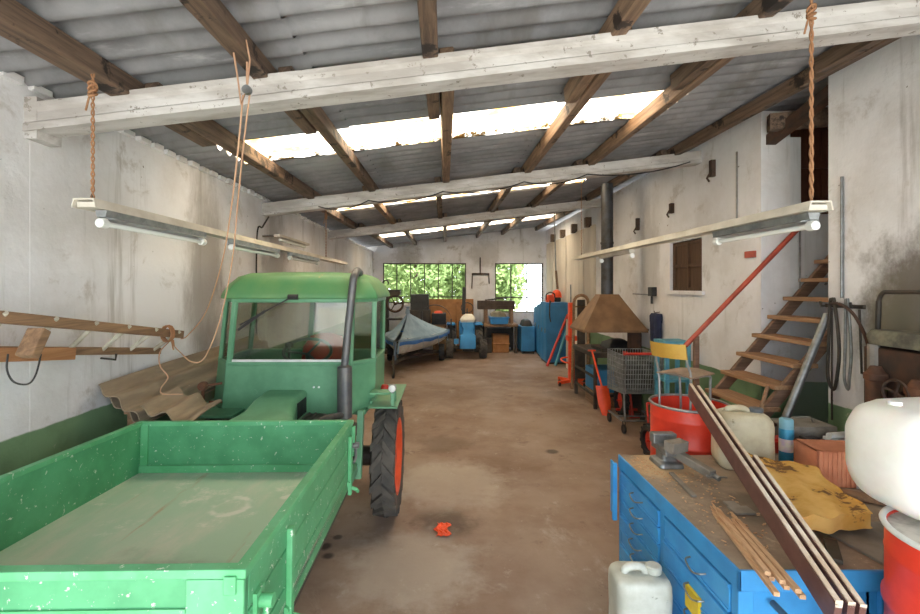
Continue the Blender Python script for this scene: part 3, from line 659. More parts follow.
def plankboard(m,a,b,nz=3,g=.006,ax=0):
    z0,z1=a[2],b[2]; h=(z1-z0)/nz
    for k in range(nz): m.box((a[0],a[1],z0+k*h+g/2),(b[0],b[1],z0+(k+1)*h-g/2))
    e=.006
    if b[0]-a[0]<b[1]-a[1]: m.box((a[0]+e,a[1],z0),(b[0]-e,b[1],z1))
    else: m.box((a[0],a[1]+e,z0),(b[0],b[1]-e,z1))
def board(nm,a,b,nz,capmat=True):
    m=bm(); plankboard(m,a,b,nz); o=m.build(nm,m_gbed,T,bevel=.004)
    m=bm(); e=.004; m.box((a[0]-e,a[1]-e,b[2]-.02),(b[0]+e,b[1]+e,b[2]+.006)); m.build('top_strip',m_gbed2,o,bevel=.003)
    return o
hb=board('headboard',(0,-.005,-D-.06),(W,th-.005,0),1)
m=bm(); m.box((.0,th-.005,-D),(W,th+.02,-D+.045)); m.box((.03,th-.006,-.3),(.075,th+.012,-.01)); m.box((W-.085,th-.006,-.3),(W-.04,th+.012,-.01)); m.build('head_batten',m_gbed2,hb,bevel=.003)
sl=board('side_board',(0,th,-D-.06),(th,L-th,0),1); sr=board('side_board',(W-th,th,-D-.075),(W,L-th,0),3); tb=board('tailboard',(0,L-th,-D-.06),(W,L,0),2)
m=bm(); m.box((W-.16,L-.001,-.36),(W-.0,L+.006,-.02)); m.box((W-.055,L-.0,-.06),(W-.02,L+.012,-.01)); m.build('corner_plate',m_gbed2,tb,bevel=.003)
m=bm(); m.box((.0,L+.003,-.11),(W-.16,L+.008,-.098)); m.box((W-.42,L,-.36),(W-.36,L+.02,-.12)); m.build('tail_bar',m_gbed2,tb)
for v in (.13,1.28):
    m=bm(); m.box((W,v,-D-.1),(W+.022,v+.035,-.055)); st=m.build('stake',m_gbed2,sr,bevel=.004)
    m=bm(); m.tube([(W+.02,v+.017,-D-.06),(W+.05,v+.017,-D-.07),(W+.05,v-.03,-D-.1)],.011,8); m.cyl((W+.0,v-.02,-D-.03),(W+.0,v+.05,-D-.03),.017,n=10); m.build('hinge',m_gbed2,st,smooth=50)
for v in (.035,L-.12):
    m=bm(); m.box((W,v,-.17),(W+.012,v+.06,-.1)); m.cyl((W+.01,v+.03,-.135),(W+.05,v+.03,-.135),.02,n=12); m.tube([(W+.03,v+.03,-.14),(W+.035,v+.06,-.2),(W+.03,v+.1,-.22)],.009,8); m.build('latch',m_steel if v<1 else m_gbed2,sr,smooth=50)
m=bm(); m.bar((W+.015,.06,-.2),(W+.015,.06,-.02),.02,.03,(0,1,0)); m.build('latch_post',m_gbed2,sr)
# ------------------------------------------------------------------ corrugated sheets beside the tractor, ladder
def csheet(p,length,width,wn,amp,yaw,tilt,roll,mat,name,lab,group=None,thick=.008):
    m=MB(); nv=int(wn*12)
    m.T=Matrix.Translation(p)@Matrix.Rotation(yaw,4,'Z')@Matrix.Rotation(tilt,4,'X')@Matrix.Rotation(roll,4,'Y')
    m.grid(lambda u,v:(v*width,u*length,amp*math.cos(2*PI*v*wn)+.006*math.sin(7*u+5*v)),10,nv,thick=thick)
    return tag(m.build(name,mat,smooth=50),lab,'roofing sheet',group)
csheet((-2.27,3.0,1.35),2.5,.365,2.4,.022,.0,.03,.64,m_sheet,'corrugated_sheet','long weathered corrugated sheet on top, leaning between the left wall and the tractor')
csheet((-2.255,3.07,1.255),2.4,.31,2.0,.02,.0,.03,.62,m_sheet,'corrugated_sheet','corrugated sheet underneath the top one beside the tractor cab')
csheet((-1.985,2.99,1.205),.46,.34,2.1,.026,.06,.05,.3,m_sheet,'corrugated_sheet','short broken corrugated piece lying behind the headboard of the bed')
m=MB(); m.box((-2.28,3.3,0),(-2.2,3.4,1.1)); m.box((-2.28,5.0,0),(-2.2,5.1,1.15)); m.bar((-2.24,3.25,1.13),(-2.24,5.15,1.18),.06,.06); tag(m.build('timber_trestle',m_oldwood),'old timber trestle under the corrugated sheets at the left wall','trestle')
m_rung=M('rung_pale','c9c3b4','a79f8e',8,.7)
ld=thing('wooden_ladder','grey wooden ladder hung sideways along the left wall','ladder',(-2.2,2.9,1.5))
t0,t1=V((-2.08,1.2,2.01)),V((-2.08,3.63,1.625)); b0,b1=V((-2.25,1.35,1.81)),V((-2.25,3.62,1.497))
m=MB(); m.bar(t0,t1,.045,.058); m.build('rail',m_oldwood,ld,bevel=.006)
m=MB(); m.bar(b0,b1,.04,.05); m.build('rail',m_oldwood,ld,bevel=.006)
for k in range(9):
    f=.05+k*.115; a=t0.lerp(t1,f); b=b0.lerp(b1,f-.01); m=MB(); m.tube([a+(a-b).normalized()*.035,b],.014,8); m.build('rung',m_rung,ld,smooth=50)
m=MB(); p=P(170,338,3.57); c=V((-2.08,3.45,1.65))
for k in range(4): m.tube([c+V((.04*math.cos(a),.013*k-.02,.06*math.sin(a))) for a in [2*PI*j/12 for j in range(12)]],.006,5,closed=True)
m.tube([c+V((0.03,0,-.05)),c+V((.05,-.01,-.12))],.006,5); m.tube([c+V((0.03,.02,-.05)),c+V((.03,.03,-.1))],.006,5)
tag(m.build('tie_rope',m_rope,smooth=60),'orange rope tied round the far end of the ladder','rope')
m=MB(); m.bar((-2.145,1.25,1.80),(-2.145,2.66,1.615),.025,.07); tag(m.build('orange_plank',m_plank,bevel=.004),'orange brown plank lying along the lower ladder rail on the left wall','plank')
m=MB(); a=P(20,352,2.45); b=P(44,330,2.52); m.bar(V((-2.0,2.2,1.665)),V((-2.0,2.27,1.79)),.05,.085,(1,0,0)); tag(m.build('wooden_block',m_oldwood,bevel=.006),'small wooden block nailed across the orange plank and ladder','block')
for y,z in ((1.5,1.75),(3.1,1.53)):
    m=MB(); m.tube([(-2.32,y,z-.01),(-2.22,y,z-.02),(-2.215,y,z+.02)],.007,8); tag(m.build('wall_hook',m_dark,smooth=50),'iron hook carrying the near end of the ladder' if y<2 else 'iron hook carrying the far end of the ladder','hook')
# ================================================================== RIGHT SIDE: BENCH AND WHAT IS ON IT
BX0,BX1,BY0,BY1,BZ=1.25,2.5,1.95,3.29,.8
bn=thing('workbench','blue steel workbench with drawers and a worn dusty wooden top','workbench',((BX0+BX1)/2,2.6,0))
m=MB(); m.box((BX0+.0,BY0-.0,BZ-.045),(BX1,BY1,BZ-.002)); m.build('bench_top',m_btop,bn)
m=MB(); m.box((BX0-.012,BY0-.012,BZ-.085),(BX0,BY1,BZ+.004)); m.box((BX0-.012,BY0-.012,BZ-.085),(BX1,BY0,BZ+.004)); m.build('top_edge',m_blue,bn,bevel=.003)
fr=MB()
for y in (BY0,BY0+.66,BY1-.05): fr.box((BX0-.006,y,0),(BX0+.06,y+.05,BZ-.085))
for x in (BX0+.6,BX1-.06): fr.box((x,BY0,0),(x+.06,BY0+.06,BZ-.085)); fr.box((x,BY1-.06,0),(x+.06,BY1,BZ-.085))
fr.box((BX0,BY0,.06),(BX0+.06,BY1,.12)); fr.box((BX0,BY0,.06),(BX1,BY0+.05,.12)); fr.box((BX0+.04,BY0+.02,.1),(BX1-.02,BY0+.03,BZ-.05)); fr.box((BX0+.55,BY0+.02,.1),(BX0+.57,BY1,BZ-.05)); fr.box((BX0+.04,BY1-.03,.1),(BX1-.02,BY1-.02,BZ-.05))
fr.build('bench_frame',m_blue,bn,bevel=.004)
for col,(y0,y1,hs) in enumerate(((BY0+.06,BY0+.65,[.13,.13,.13,.13,.13]),(BY0+.72,BY1-.06,[.1,.1,.1,.1,.1,.1]))):
    z=BZ-.1
    for k,h in enumerate(hs):
        m=MB(); x=BX0-.008-random.uniform(0,.012); m.box((x,y0,z-h+.008),(x+.5,y1,z)); m.box((x-.006,y0,z-h+.008),(x,y1,z-h+.022)); m.box((x-.006,y0,z-.014),(x,y1,z))
        d=m.build('drawer',m_blue2,bn,bevel=.002)
        yc=y0+(y1-y0)*(.5 if col else .42); m=MB(); m.tube(spline([(x,yc-.07,z-h*.5),(x-.03,yc-.06,z-h*.55),(x-.032,yc,z-h*.72),(x-.03,yc+.06,z-h*.55),(x,yc+.07,z-h*.5)],4),.0045,6); m.build('handle',m_steel,d,smooth=50)
        z-=h
m=MB(); m.box((BX0-.034,BY0+.26,.39),(BX0-.012,BY0+.38,.5)); m.build('sticker',M('sticker_yellow','e0c02a','d2b020',20,.5),bn)
m=MB(); m.box((BX0-.05,BY1-.02,.38),(BX0-.04,BY1+.05,.75)); m.box((BX0-.07,BY1-.06,.36),(BX0-.04,BY1-.035,.76))
m.build('open_door',m_blue2,bn,bevel=.003)
m=MB(); m.tube(spline([(BX0+.14,BY0,.66),(BX0+.14,BY0-.17,.66),(BX0+.2,BY0-.2,.66),(BX0+.37,BY0-.2,.66)],5),.014,10); m.tube([(BX0+.34,BY0,.66),(BX0+.34,BY0-.2,.66)],.01,8); m.build('push_handle',M('handle_slate','4f6675','3f5564',8,.5),bn,smooth=50)
# vise
vs=thing('bench_vise','grey steel bench vise at the far left corner of the blue workbench','vise',(1.55,3.1,BZ))
m=MB(); m.rloft([(BZ,.085,.1,.03,1.5,3.12),(BZ+.03,.08,.09,.03,1.5,3.12),(BZ+.04,.05,.06,.02,1.5,3.12),(BZ+.09,.05,.06,.02,1.5,3.12)]); m.box((1.44,3.0,BZ+.09),(1.56,3.22,BZ+.14)); m.box((1.42,3.13,BZ+.13),(1.58,3.2,BZ+.2)); m.build('vise_body',m_steel,vs,bevel=.008)
m=MB(); m.bar((1.5,3.1,BZ+.115),(1.62,2.78,BZ+.065),.055,.05); m.bar((1.5,3.05,BZ+.16),(1.53,2.98,BZ+.155),.14,.07); m.build('sliding_jaw',m_greyboard,vs,bevel=.006)
m=MB(); m.cyl((1.605,2.82,BZ+.07),(1.635,2.74,BZ+.055),.016,n=10); m.cyl((1.56,2.745,BZ+.075),(1.7,2.775,BZ+.05),.006,n=8); m.build('screw_handle',m_steel,vs)
m=MB(); m.bar((1.42,2.62,BZ+.008),(1.45,2.95,BZ+.008),.03,.014); tag(m.build('steel_bar',m_greyboard,bevel=.003),'short flat steel bar lying on the bench near the vise','metal bar')
m=MB(); m.box((1.53,2.42,BZ),(1.64,2.5,BZ+.012)); m.box((1.545,2.5,BZ),(1.61,2.56,BZ+.01)); tag(m.build('steel_offcut',m_greyboard,bevel=.002),'small grey steel offcut on the bench beside the split wood','metal offcut')
m=MB(); m.T=Matrix.Translation((2.1,2.13,BZ))@Matrix.Rotation(.12,4,'Z'); m.box((-.23,-.15,.0),(.25,.19,.012)); tag(m.build('steel_plate',m_greyboard,bevel=.002),'flat grey plate lying on the near end of the bench under the foam','plate')
m=MB(); m.bar((1.80,2.15,BZ+.014),(1.69,1.99,BZ+.014),.05,.02); tag(m.build('angle_iron',m_dark,bevel=.002),'dark flat iron lying on the bench beside the grey plate','metal bar')
# wood chips swept on the top
rnd=random.Random(3); m=MB()
for k in range(420):
    g=rnd.random(); x,y=(rnd.gauss(1.42,.09),rnd.gauss(3.08,.12)) if g<.55 else (rnd.uniform(1.3,1.9),rnd.uniform(2.1,3.2))
    if not(BX0+.02<x<BX1-.02 and BY0+.02<y<BY1-.02): continue
    if x>1.66 or (1.39<x<1.6 and 2.98<y<3.24): continue
    a=rnd.uniform(0,PI); l=rnd.uniform(.003,.011); w_=.003; d=V((math.cos(a),math.sin(a),0)); r=V((-d.y,d.x,0)); p=V((x,y,BZ+.002))
    m.add([p-d*l-r*w_,p+d*l-r*w_,p+d*l+r*w_,p-d*l+r*w_,p-d*l-r*w_+V((0,0,.003)),p+d*l-r*w_+V((0,0,.003)),p+d*l+r*w_+V((0,0,.003)),p-d*l+r*w_+V((0,0,.003))],[(3,2,1,0),(4,5,6,7),(0,1,5,4),(1,2,6,5),(2,3,7,6),(3,0,4,7)])
o=m.build('wood_shavings',m_split); tag(o,'pale wood shavings scattered over the bench top','shavings',kind='stuff')
# foam mat: bent slab
m=MB()
FC=[V((1.84,2.93,0)),V((2.2,2.76,0)),V((1.70,2.18,0)),V((2.07,2.22,0))]
def foam(u,v):
    p=FC[0].lerp(FC[1],u).lerp(FC[2].lerp(FC[3],u),v)
    e=.012*math.sin(v*17)*(1 if u<.05 or u>.95 else 0)
    return (p.x+e,p.y+.01*math.sin(u*13),BZ+.112+.012*math.sin(6*u+2)*math.cos(5*v)+.05*(1-v)**2*(1-u)+.006*math.sin(19*u+11*v))
m.T=None; m.grid(foam,18,22,thick=.07); o=m.build('foam_mat',m_foam,bevel=.015,smooth=60); tag(o,'dirty yellow foam mat lying across the bench','foam mat')
# jerrycans
def jerry(name,lab,loc,rotz,hx,hy,h,mat,capm,tag_cat='canister',boxy=False):
    r=thing(name,lab,tag_cat,loc); x,y,z=loc
    R=Matrix.Translation(loc)@Matrix.Rotation(rotz,4,'Z')
    m=MB(); m.T=R; m.rloft([(0,hx*.86,hy*.86,.05),(.012,hx*.95,hy*.95,.055),(.05,hx,hy,.06),(h*.3,hx*1.0,hy*1.0,.06),(h*.55,hx*.985,hy*.985,.06)]+([(h*.8,hx,hy,.055),(h*.9,hx*.99,hy*.98,.055),(h*.94,hx*.95,hy*.93,.055),(h*.965,hx*.86,hy*.84,.05)] if boxy else [(h*.76,hx,hy,.065),(h*.86,hx*.97,hy*.95,.07),(h*.93,hx*.86,hy*.84,.07),(h*.965,hx*.7,hy*.7,.06)]))
    b=m.build('body',mat,r,smooth=70)
    m=MB(); m.T=R; m.tube(spline([(-hx*.55,0,h*.93),(-hx*.5,0,h*1.0),(-hx*.1,0,h*1.03),(hx*.15,0,h*1.0),(hx*.2,0,h*.93)],5),.02,10); m.build('handle',mat,b,smooth=60)
    m=MB(); m.T=R; m.lathe([(.036,h*.93),(.036,h*.97),(.034,h*.985)],(hx*.52,0,0),18); m.build('neck',mat,r,smooth=40)
    m=MB(); m.T=R; m.lathe([(.04,h*.975),(.042,h*1.03),(.036,h*1.045)],(hx*.52,0,0),18); m.build('cap',capm,r,smooth=40)
    return r
jerry('jerrycan','dirty cream plastic jerrycan with grey cap standing on the bench','',0,.1,.1,.3,m_candirty,m_cap) if 0 else None
jerry('jerrycan','dirty cream plastic jerrycan with grey cap standing on the bench behind the foam',(2.0,2.96+.14,BZ),-.25,.165,.13,.375,m_candirty,m_cap)
jerry('jerrycan','grey white plastic jerrycan standing on the floor against the bench drawers',(1.035,2.45,0),-.04,.143,.115,.5,m_canfloor,m_canfloor,boxy=True)
# spray can
sp=thing('foam_spray_can','blue spray can with pale label and blue cap on the bench beside the cream jerrycan','spray can',(2.32,3.12,BZ)); c=(2.315,3.12,BZ)
m=MB(); m.lathe([(.04,0),(.043,.006),(.043,.235),(.038,.25),(.03,.256)],c,24); m.build('can',m_canbluec,sp,smooth=40)
m=MB(); m.lathe([(.0436,.09),(.0436,.175)],c,24,caps=False); m.build('label_band',m_label,sp,smooth=60)
m=MB(); m.lathe([(.041,.24),(.041,.3),(.036,.308),(0,.308)],c,24); m.build('cap',M('cap_blue','7fb4c8',rough=.5),sp,smooth=40)
# hollow clay brick
m=MB(); bx,by=2.40,2.86; R=Matrix.Translation((bx,by,BZ))@Matrix.Rotation(-.12,4,'Z'); m.T=R
W2,D2,H2=.15,.11,.215; nx,nz=5,3; t=.012
for k in range(nx+1): x=-W2+(2*W2-t)*k/nx; m.box((x,-D2,0),(x+t,D2,H2))
for k in range(nz+1): z=(H2-t)*k/nz; m.box((-W2,-D2,z),(W2,D2,z+t))
for k in range(12): x=-W2+.012+k*.025; m.box((x,-D2-.003,.004),(x+.012,-D2+.008,H2-.004))
m.box((-W2,-D2,0),(W2,-D2+.006,H2)); bk=m.build('hollow_brick',m_brick); tag(bk,'orange hollow clay brick standing on the bench behind the foam mat','brick')
m=MB(); m.T=R; m.rloft([(.0,.026,.003,.002,.09,-D2-.005),(.2,.028,.003,.002,.085,-D2-.005)]); o=m.build('mortar_smear',m_conc,None); o.parent=bk; o.location=o.location-bk.location
m=MB(); m.bar((2.08,2.9,BZ+.02),(2.62,2.62,BZ+.02),.06,.035) if 0 else m.bar((2.24,2.66,BZ+.02),(2.48,2.5,BZ+.02),.07,.03); tag(m.build('timber_offcut',m_oldwood,bevel=.004),'brown timber batten lying between foam mat and clay brick','timber')
# skirting boards: two long strips plus a shorter one
def lam(name,a,b,w,h,lab,up=(0,0,1)):
    a=V(a); b=V(b); r=thing(name,lab,'board',a); d=(b-a).normalized(); s_=d.cross(V(up)).normalized(); u=s_.cross(d)
    m=MB(); m.bar(a,b,w,h,up); m.build('core',m_lam,r)
    m=MB(); m.bar(a+u*(h/2+.003)+s_*(w*.12),b+u*(h/2+.003)+s_*(w*.12),w*.8,.006,up); m.build('edge_strip',m_lamedge,r)
    m=MB(); m.bar(a+u*(h/2+.001),a+u*(h/2+.001)+d*.002,w,h*.3,up); m.build('end_grain',m_lamedge,r)
A=P(843,622,1.62); Bp=P(690,389,3.42)
d=Bp-A; PR=d.cross(V((0,0,1))).normalized()
lam('skirting_board',A+V((-.02,0,.02)),Bp+V((0,0,-.01)),.022,.1,'long dark brown laminate board leaning from the bench edge up to the red drum')
lam('skirting_board',A+PR*.036+V((0,.02,.012)),Bp+PR*.036+V((0,-.03,-.012)),.022,.09,'second long laminate board just behind the first, pale edge upwards')
lam('skirting_board',A+PR*.072+V((0,.02,.02)),A.lerp(Bp,.5)+PR*.072+V((0,0,.02)),.02,.07,'shorter laminate strip at the lower end of the long boards')
# split slats
ss=P(731,519,2.36); ee=P(800,618,1.76); ss.z=ee.z=BZ
dd=(ee-ss).normalized(); pp=V((dd.y,-dd.x,0))
if pp.x<0: pp=-pp
for k in range(7):
    lv=k>=4; j=k-4 if lv else k
    a_=ss-pp*.03+pp*(.026*j+(.013 if lv else 0)-.03)+dd*(.05*((k*3)%4)-.04); b_=ee-pp*.045+pp*(.03*j+(.015 if lv else 0)-.035)-dd*(.05*((k*5)%3))
    a_.z=BZ+.012+(.021 if lv else 0); b_.z=a_.z+.002
    m=MB(); m.bar(a_,b_,.021,.016)
    for q in range(3): o_=V((pp.x*(.006*q-.006),pp.y*(.006*q-.006),.003*q-.003)); m.bar(a_+o_,a_+o_-dd*(.02+.03*((q+k)%3)),.005,.005)
    tag(m.build('split_slat',m_split),'splintered brown wood slat in the loose bundle on the near corner of the bench','slat','splintered slats on the bench corner')
# ------ near drum with white canister lying on it
def drum(name,lab,c,r,h,mat,fill,fz,fillmat):
    d=thing(name,lab,'drum',c); x,y,z=c
    pr=[(r*.97,0),(r,.012),(r,.02),(r*.985,.03)]
    for q in (1/3,2/3): pr+=[(r*.985,h*q-.025),(r*1.02,h*q-.01),(r*1.02,h*q+.01),(r*.985,h*q+.025)]
    pr+=[(r*.985,h*.87),(r*.995,h*.88),(r*.985,h*.89),(r*.985,h-.03),(r*.985,h-.012)]
    inn=[(r*.955,h-.012),(r*.955,fz)]
    m=MB(); m.lathe(pr+inn,c,48,caps=False); m.lathe([(0,.004),(r*.97,.004)],c,48,caps=False); m.build('shell',mat,d,smooth=40)
    m=MB(); m.tube([V(c)+V((math.cos(a)*r,math.sin(a)*r,h-.006)) for a in [2*PI*k/48 for k in range(48)]],.011,8,closed=True); m.build('rim',m_white if fill=='white' else m_alu,d,smooth=60)
    m=MB(); m.lathe([(0,fz),(r*.96,fz)],c,40,caps=False)
    if fill=='white': m.lathe([(r*.3,fz),(r*.3,fz+.012),(r*.26,fz+.012)],(x-.04,y-.04,z),20); 
    m.build('lid' if fill=='white' else 'filling',fillmat,d)
    return d
dz=1.10
drum('steel_drum','red steel drum close to the camera at the right, carrying the white canister',(1.94,1.62,dz-.88),.29,.88,m_red,'white',.86,M('drum_lid','c9c6bd','8d8a80',9,.6,chip='6f6b60',cscale=12,cth=.6))
m=MB(); m.box((1.68,1.35,0),(2.2,1.89,dz-.88-.06)); m.box((1.66,1.33,dz-.94),(2.22,1.91,dz-.88)); tag(m.build('drum_stand',m_oldwood,bevel=.01),'wooden block stand under the near red drum','stand')
wc=thing('white_canister','large bright white plastic canister lying on the near red drum','canister',(1.86,1.62,1.126))
Rm=Matrix.Translation((2.36,1.83,dz+.236))@Matrix.Rotation(-.03,4,'Y')@Matrix.Rotation(-PI/2,4,'Y')
m=MB(); m.T=Rm@Matrix.Scale(1.1,4); m.rloft([(-.02,.05,.05,.04),(0,.11,.11,.08),(.02,.15,.145,.1),(.07,.185,.175,.11),(.2,.195,.185,.11),(.36,.195,.185,.11),(.47,.193,.184,.11),(.53,.182,.174,.11),(.57,.155,.148,.1),(.592,.11,.105,.08),(.6,.03,.03,.02)],8); m.build('body',m_canw,wc,smooth=70)
m=MB(); m.T=Rm; m.cyl((.14,.02,-.05),(.14,.02,.005),.03,n=16); m.build('cap',m_canw,wc,smooth=40)
m=MB(); m.T=Rm; m.T=Matrix.Translation((1.76,1.8,dz+.445)); m.lathe([(.022,-.006),(.022,.008),(.0,.011)],(0,0,0),16); m.build('bung',m_canw,wc,smooth=40)
# ------ far drum with chair in it, hand cart behind
drum('steel_drum','red open steel drum behind the bench with a chair stuck in it',(1.925,3.63,.215),.283,.875,m_red,'fill',.68,M('drum_fill','8b857a','5e584f',7,.9,bump=.6))
m=MB(); m.box((1.66,3.36,0),(2.2,3.9,.11)); m.box((1.64,3.36,.11),(1.68,3.9,.21)); m.box((2.16,3.36,.11),(2.2,3.9,.21)); m.box((1.64,3.38,.19),(2.2,3.88,.212)); tag(m.build('drum_pallet',m_oldwood,bevel=.006),'low wooden pallet under the red drum with the chair','pallet')
o=thing('hand_cart','small hand cart behind the red drum, its black wheel with red hub showing','cart',(2.75,5.7,0))
wheel(o,(2.40,5.38,.2),.2,.09,m_redd,m_black,14); wheel(o,(2.95,5.38,.2),.2,.09,m_redd,m_black,14,side=-1)
m=MB(); m.cyl((2.35,5.38,.2),(3.0,5.38,.2),.014,n=8); m.box((2.5,5.1,.2),(2.85,5.66,.24)); 
for x in (2.52,2.83): m.tube([(x,5.64,.22),(x,5.7,.3),(x,5.74,.55)],.014,8)
m.tube([(2.52,5.74,.55),(2.83,5.74,.55)],.014,8); m.build('frame',m_redd,o,smooth=50)
m=MB(); 
cz=P(740,412,3.38); m.box((2.1,3.345,.86),(2.16,3.347,.93)); tag(m.build('drum_label',m_white),'small white paper label beside the boards on the red drum','label') if 0 else None
# chair (tubular school chair) standing in the drum
ch=thing('tube_chair','tubular chair with yellow plywood back and brown seat stuck in the red drum','chair',(1.93,3.66,.9))
SZ=1.335; cth=math.radians(-60)
Rc=Matrix.Translation((1.89,3.64,SZ))@Matrix.Scale(.84,4)@Matrix.Translation((0,0,-SZ))@Matrix.Rotation(cth,4,'Z')   # local +y = the way the sitter faces
def lc(x,y,z): return (x,y,z)
m=MB(); m.T=Rc
m.grid(lambda u,v:(-.175+.35*v,-.16+.36*u,SZ+.012*math.cos(PI*(v-.5)*1.6)-.01+.01*u),10,10,thick=.012); m.build('seat',m_seat,ch,smooth=50)
m=MB(); m.T=Rc
m.grid(lambda u,v:(-.175+.35*v,-.215-.055*(1-(2*v-1)**2)-.03*u,SZ+.145+.135*u),8,12,thick=V((0,.012,0))); m.build('backrest',m_yply,ch,smooth=50)
for s in (-1,1):
    m=MB(); m.T=Rc; m.tube(spline([(s*.15,-.215,SZ+.24),(s*.155,-.19,SZ+.1),(s*.16,-.15,SZ-.0),(s*.155,-.14,SZ-.2),(s*.15,-.15,.9)],5),.011,10); m.build('leg',m_alu,ch,smooth=60)
    m=MB(); m.T=Rc; m.tube(spline([(s*.15,-.12,SZ-.03),(s*.155,.1,SZ-.03),(s*.155,.165,SZ-.05),(s*.15,.17,SZ-.12),(s*.145,.18,.9)],5),.011,10); m.build('leg',m_alu,ch,smooth=60)
m=MB(); m.T=Rc; m.tube([(-.15,.1,SZ-.03),(.15,.1,SZ-.03)],.01,8); m.tube([(-.15,-.1,SZ-.03),(.15,-.1,SZ-.03)],.01,8); m.build('stretcher',m_alu,ch)
# table behind the bench with tools
tb2=thing('low_table','low dark table behind the bench under the tools','table',(2.7,3.58,0))
m=MB(); m.box((2.26,3.34,.74),(3.15,3.81,.78)); m.build('table_top',m_oldwood,tb2,bevel=.005)
for x in (2.29,3.08):
    for y in (3.36,3.76): m=MB(); m.box((x,y,0),(x+.04,y+.04,.74)); m.build('leg',m_dark,tb2)
TZ=.782
m=MB(); m.box((2.62,3.5,TZ),(2.95,3.7,TZ+.12)); m.box((2.6,3.48,TZ+.12),(2.97,3.72,TZ+.16)); m.tube([(2.7,3.6,TZ+.16),(2.72,3.6,TZ+.2),(2.86,3.6,TZ+.2),(2.88,3.6,TZ+.16)],.008,6); tag(m.build('metal_box',m_greyboard,bevel=.006),'grey metal box with handle on the low table behind the clay brick','box')
m=MB(); m.box((2.38,3.36,TZ),(2.58,3.5,TZ+.085)); m.box((2.4,3.38,TZ+.085),(2.56,3.48,TZ+.1)); tag(m.build('red_case',m_redd,bevel=.01),'small red case on the low table beside the spray can','case')
m=MB(); m.box((2.62,3.36,TZ),(2.82,3.46,TZ+.09)); m.box((2.64,3.37,TZ+.09),(2.76,3.44,TZ+.11)); tag(m.build('black_case',m_black,bevel=.01),'small black case on the low table behind the clay brick','case')
m=MB(); m.cyl((2.82,3.38,TZ+.125),(3.02,3.42,TZ+.125),.022,n=14); m.box((2.84,3.36,TZ),(3.0,3.46,TZ+.1)); tag(m.build('white_tube',m_white,smooth=40),'white plastic tube on a block on the low table','tube')
m=MB(); m.tube([(2.5,3.74,TZ+.01),(2.66,3.79,TZ+.4)],.016,8); m.box((2.44,3.7,TZ),(2.56,3.78,TZ+.05)); tag(m.build('hammer',m_oldwood,bevel=.003),'wooden handled hammer standing against the niche side behind the grey box','hammer')
m=MB(); m.bar((2.36,3.62,TZ+.03),(2.585,3.6,TZ+.15),.05,.02); tag(m.build('scrap_iron',m_rustd,bevel=.004),'rusty piece of flat iron leaning on the grey metal box','scrap iron')
# ------ stair through the wall opening
st=thing('staircase','steep open wooden staircase rising into the opening of the right wall','staircase',(2.2,4.33,0))
slope=1.17; x0s=1.98
def sx(z): return 1.87+z/slope
for y in (3.955,4.66):
    m=MB(); a=V((sx(.0),y,0)); b=V((sx(3.1),y,3.1)); dx=.115
    m.prism([(a.x+.05,0),(a.x+.18,0),(b.x+.18,3.1),(b.x+.05,3.1)],'Y',y,y+.045); m.build('stringer',m_stringer,st,bevel=.006)
for k in range(15):
    z=.2+.187*k; x=sx(z); m=MB(); m.box((x-.02,3.94,z-.02),(x+.2,4.715,z+.018)); m.build('tread',m_tread,st,bevel=.006)
m=MB(); a=V((2.45,4.69,1.40)); b=V((3.75,4.69,2.75)); m.tube([a,b],.024,12); hr=m.build('handrail',m_handrail,st,smooth=50)
m=MB(); m.bar((2.56,4.69,.82),(2.56,4.69,1.5),.045,.04,(0,1,0)); m.build('newel_post',m_stringer,st)
m=MB(); m.tube([(3.62,4.69,1.95),(3.62,4.69,2.6)],.009,8); m.build('baluster',m_steel,st)
m=MB(); m.tube([(2.5,3.86,.02),(3.21,3.86,1.77)],.03,14); tag(m.build('steel_pipe',m_steel,smooth=40),'grey steel pipe leaning beside the staircase against the wall edge','pipe')
# ------ hooks with hoses on the near wall
hk=thing('hook_rail','iron hook rail with hoses on the near right wall','hook rail',(3.2,3.72,1.84))
m=MB(); m.bar((3.235,3.55,1.845),(3.235,3.9,1.845),.025,.03)
for y in (3.565,3.69,3.85): m.tube([(3.235,y,1.85),(3.15,y,1.84),(3.14,y,1.88)],.009,6)
m.build('rail',m_dark,hk,smooth=50)
def hose(y,w,z0,mat,r,lab):
    pts=[(3.17,y-w,z0),(3.18,y-w*1.3,1.5),(3.17,y-w*.5,1.875),(3.17,y,1.89),(3.17,y+w*.5,1.87),(3.18,y+w*1.2,1.5),(3.17,y+w,z0),(3.18,y,z0-.09)]
    m=MB(); m.tube(spline(pts[:-1]+[pts[-1],pts[0]],6),r,8); tag(m.build('hanging_hose',mat,smooth=60),lab,'hose')
hose(3.765,.042,1.25,m_dark,.012,'dark hose hung in a narrow loop from the wall hooks, left one')
hose(3.63,.022,1.28,m_steel,.01,'thin grey hose hung in a narrow loop from the wall hooks, right one')
m=MB(); m.tube(spline([(3.11,3.72,1.865),(3.11,3.6,1.86),(3.12,3.48,1.75),(3.16,3.42,1.5),(3.2,3.41,1.0),(3.2,3.45,.6)],6),.011,8); tag(m.build('hanging_cable',m_rustd,smooth=60),'long brown cable arching from the wall hooks down beside the rusty machine','cable')
m=MB(); m.tube([(3.225,3.58,1.825),(3.225,3.56,1.33),(3.225,3.5,1.325)],.008,6); tag(m.build('hanging_rod',m_dark,smooth=50),'thin bent iron rod hanging from the wall hooks','rod')
m=MB(); m.tube([(3.2,3.805,1.825),(3.2,3.805,1.2),(3.2,3.805,.9)],.007,6); tag(m.build('hanging_chain',m_dark,smooth=50),'thin dark chain hanging straight down from the wall hooks','chain')
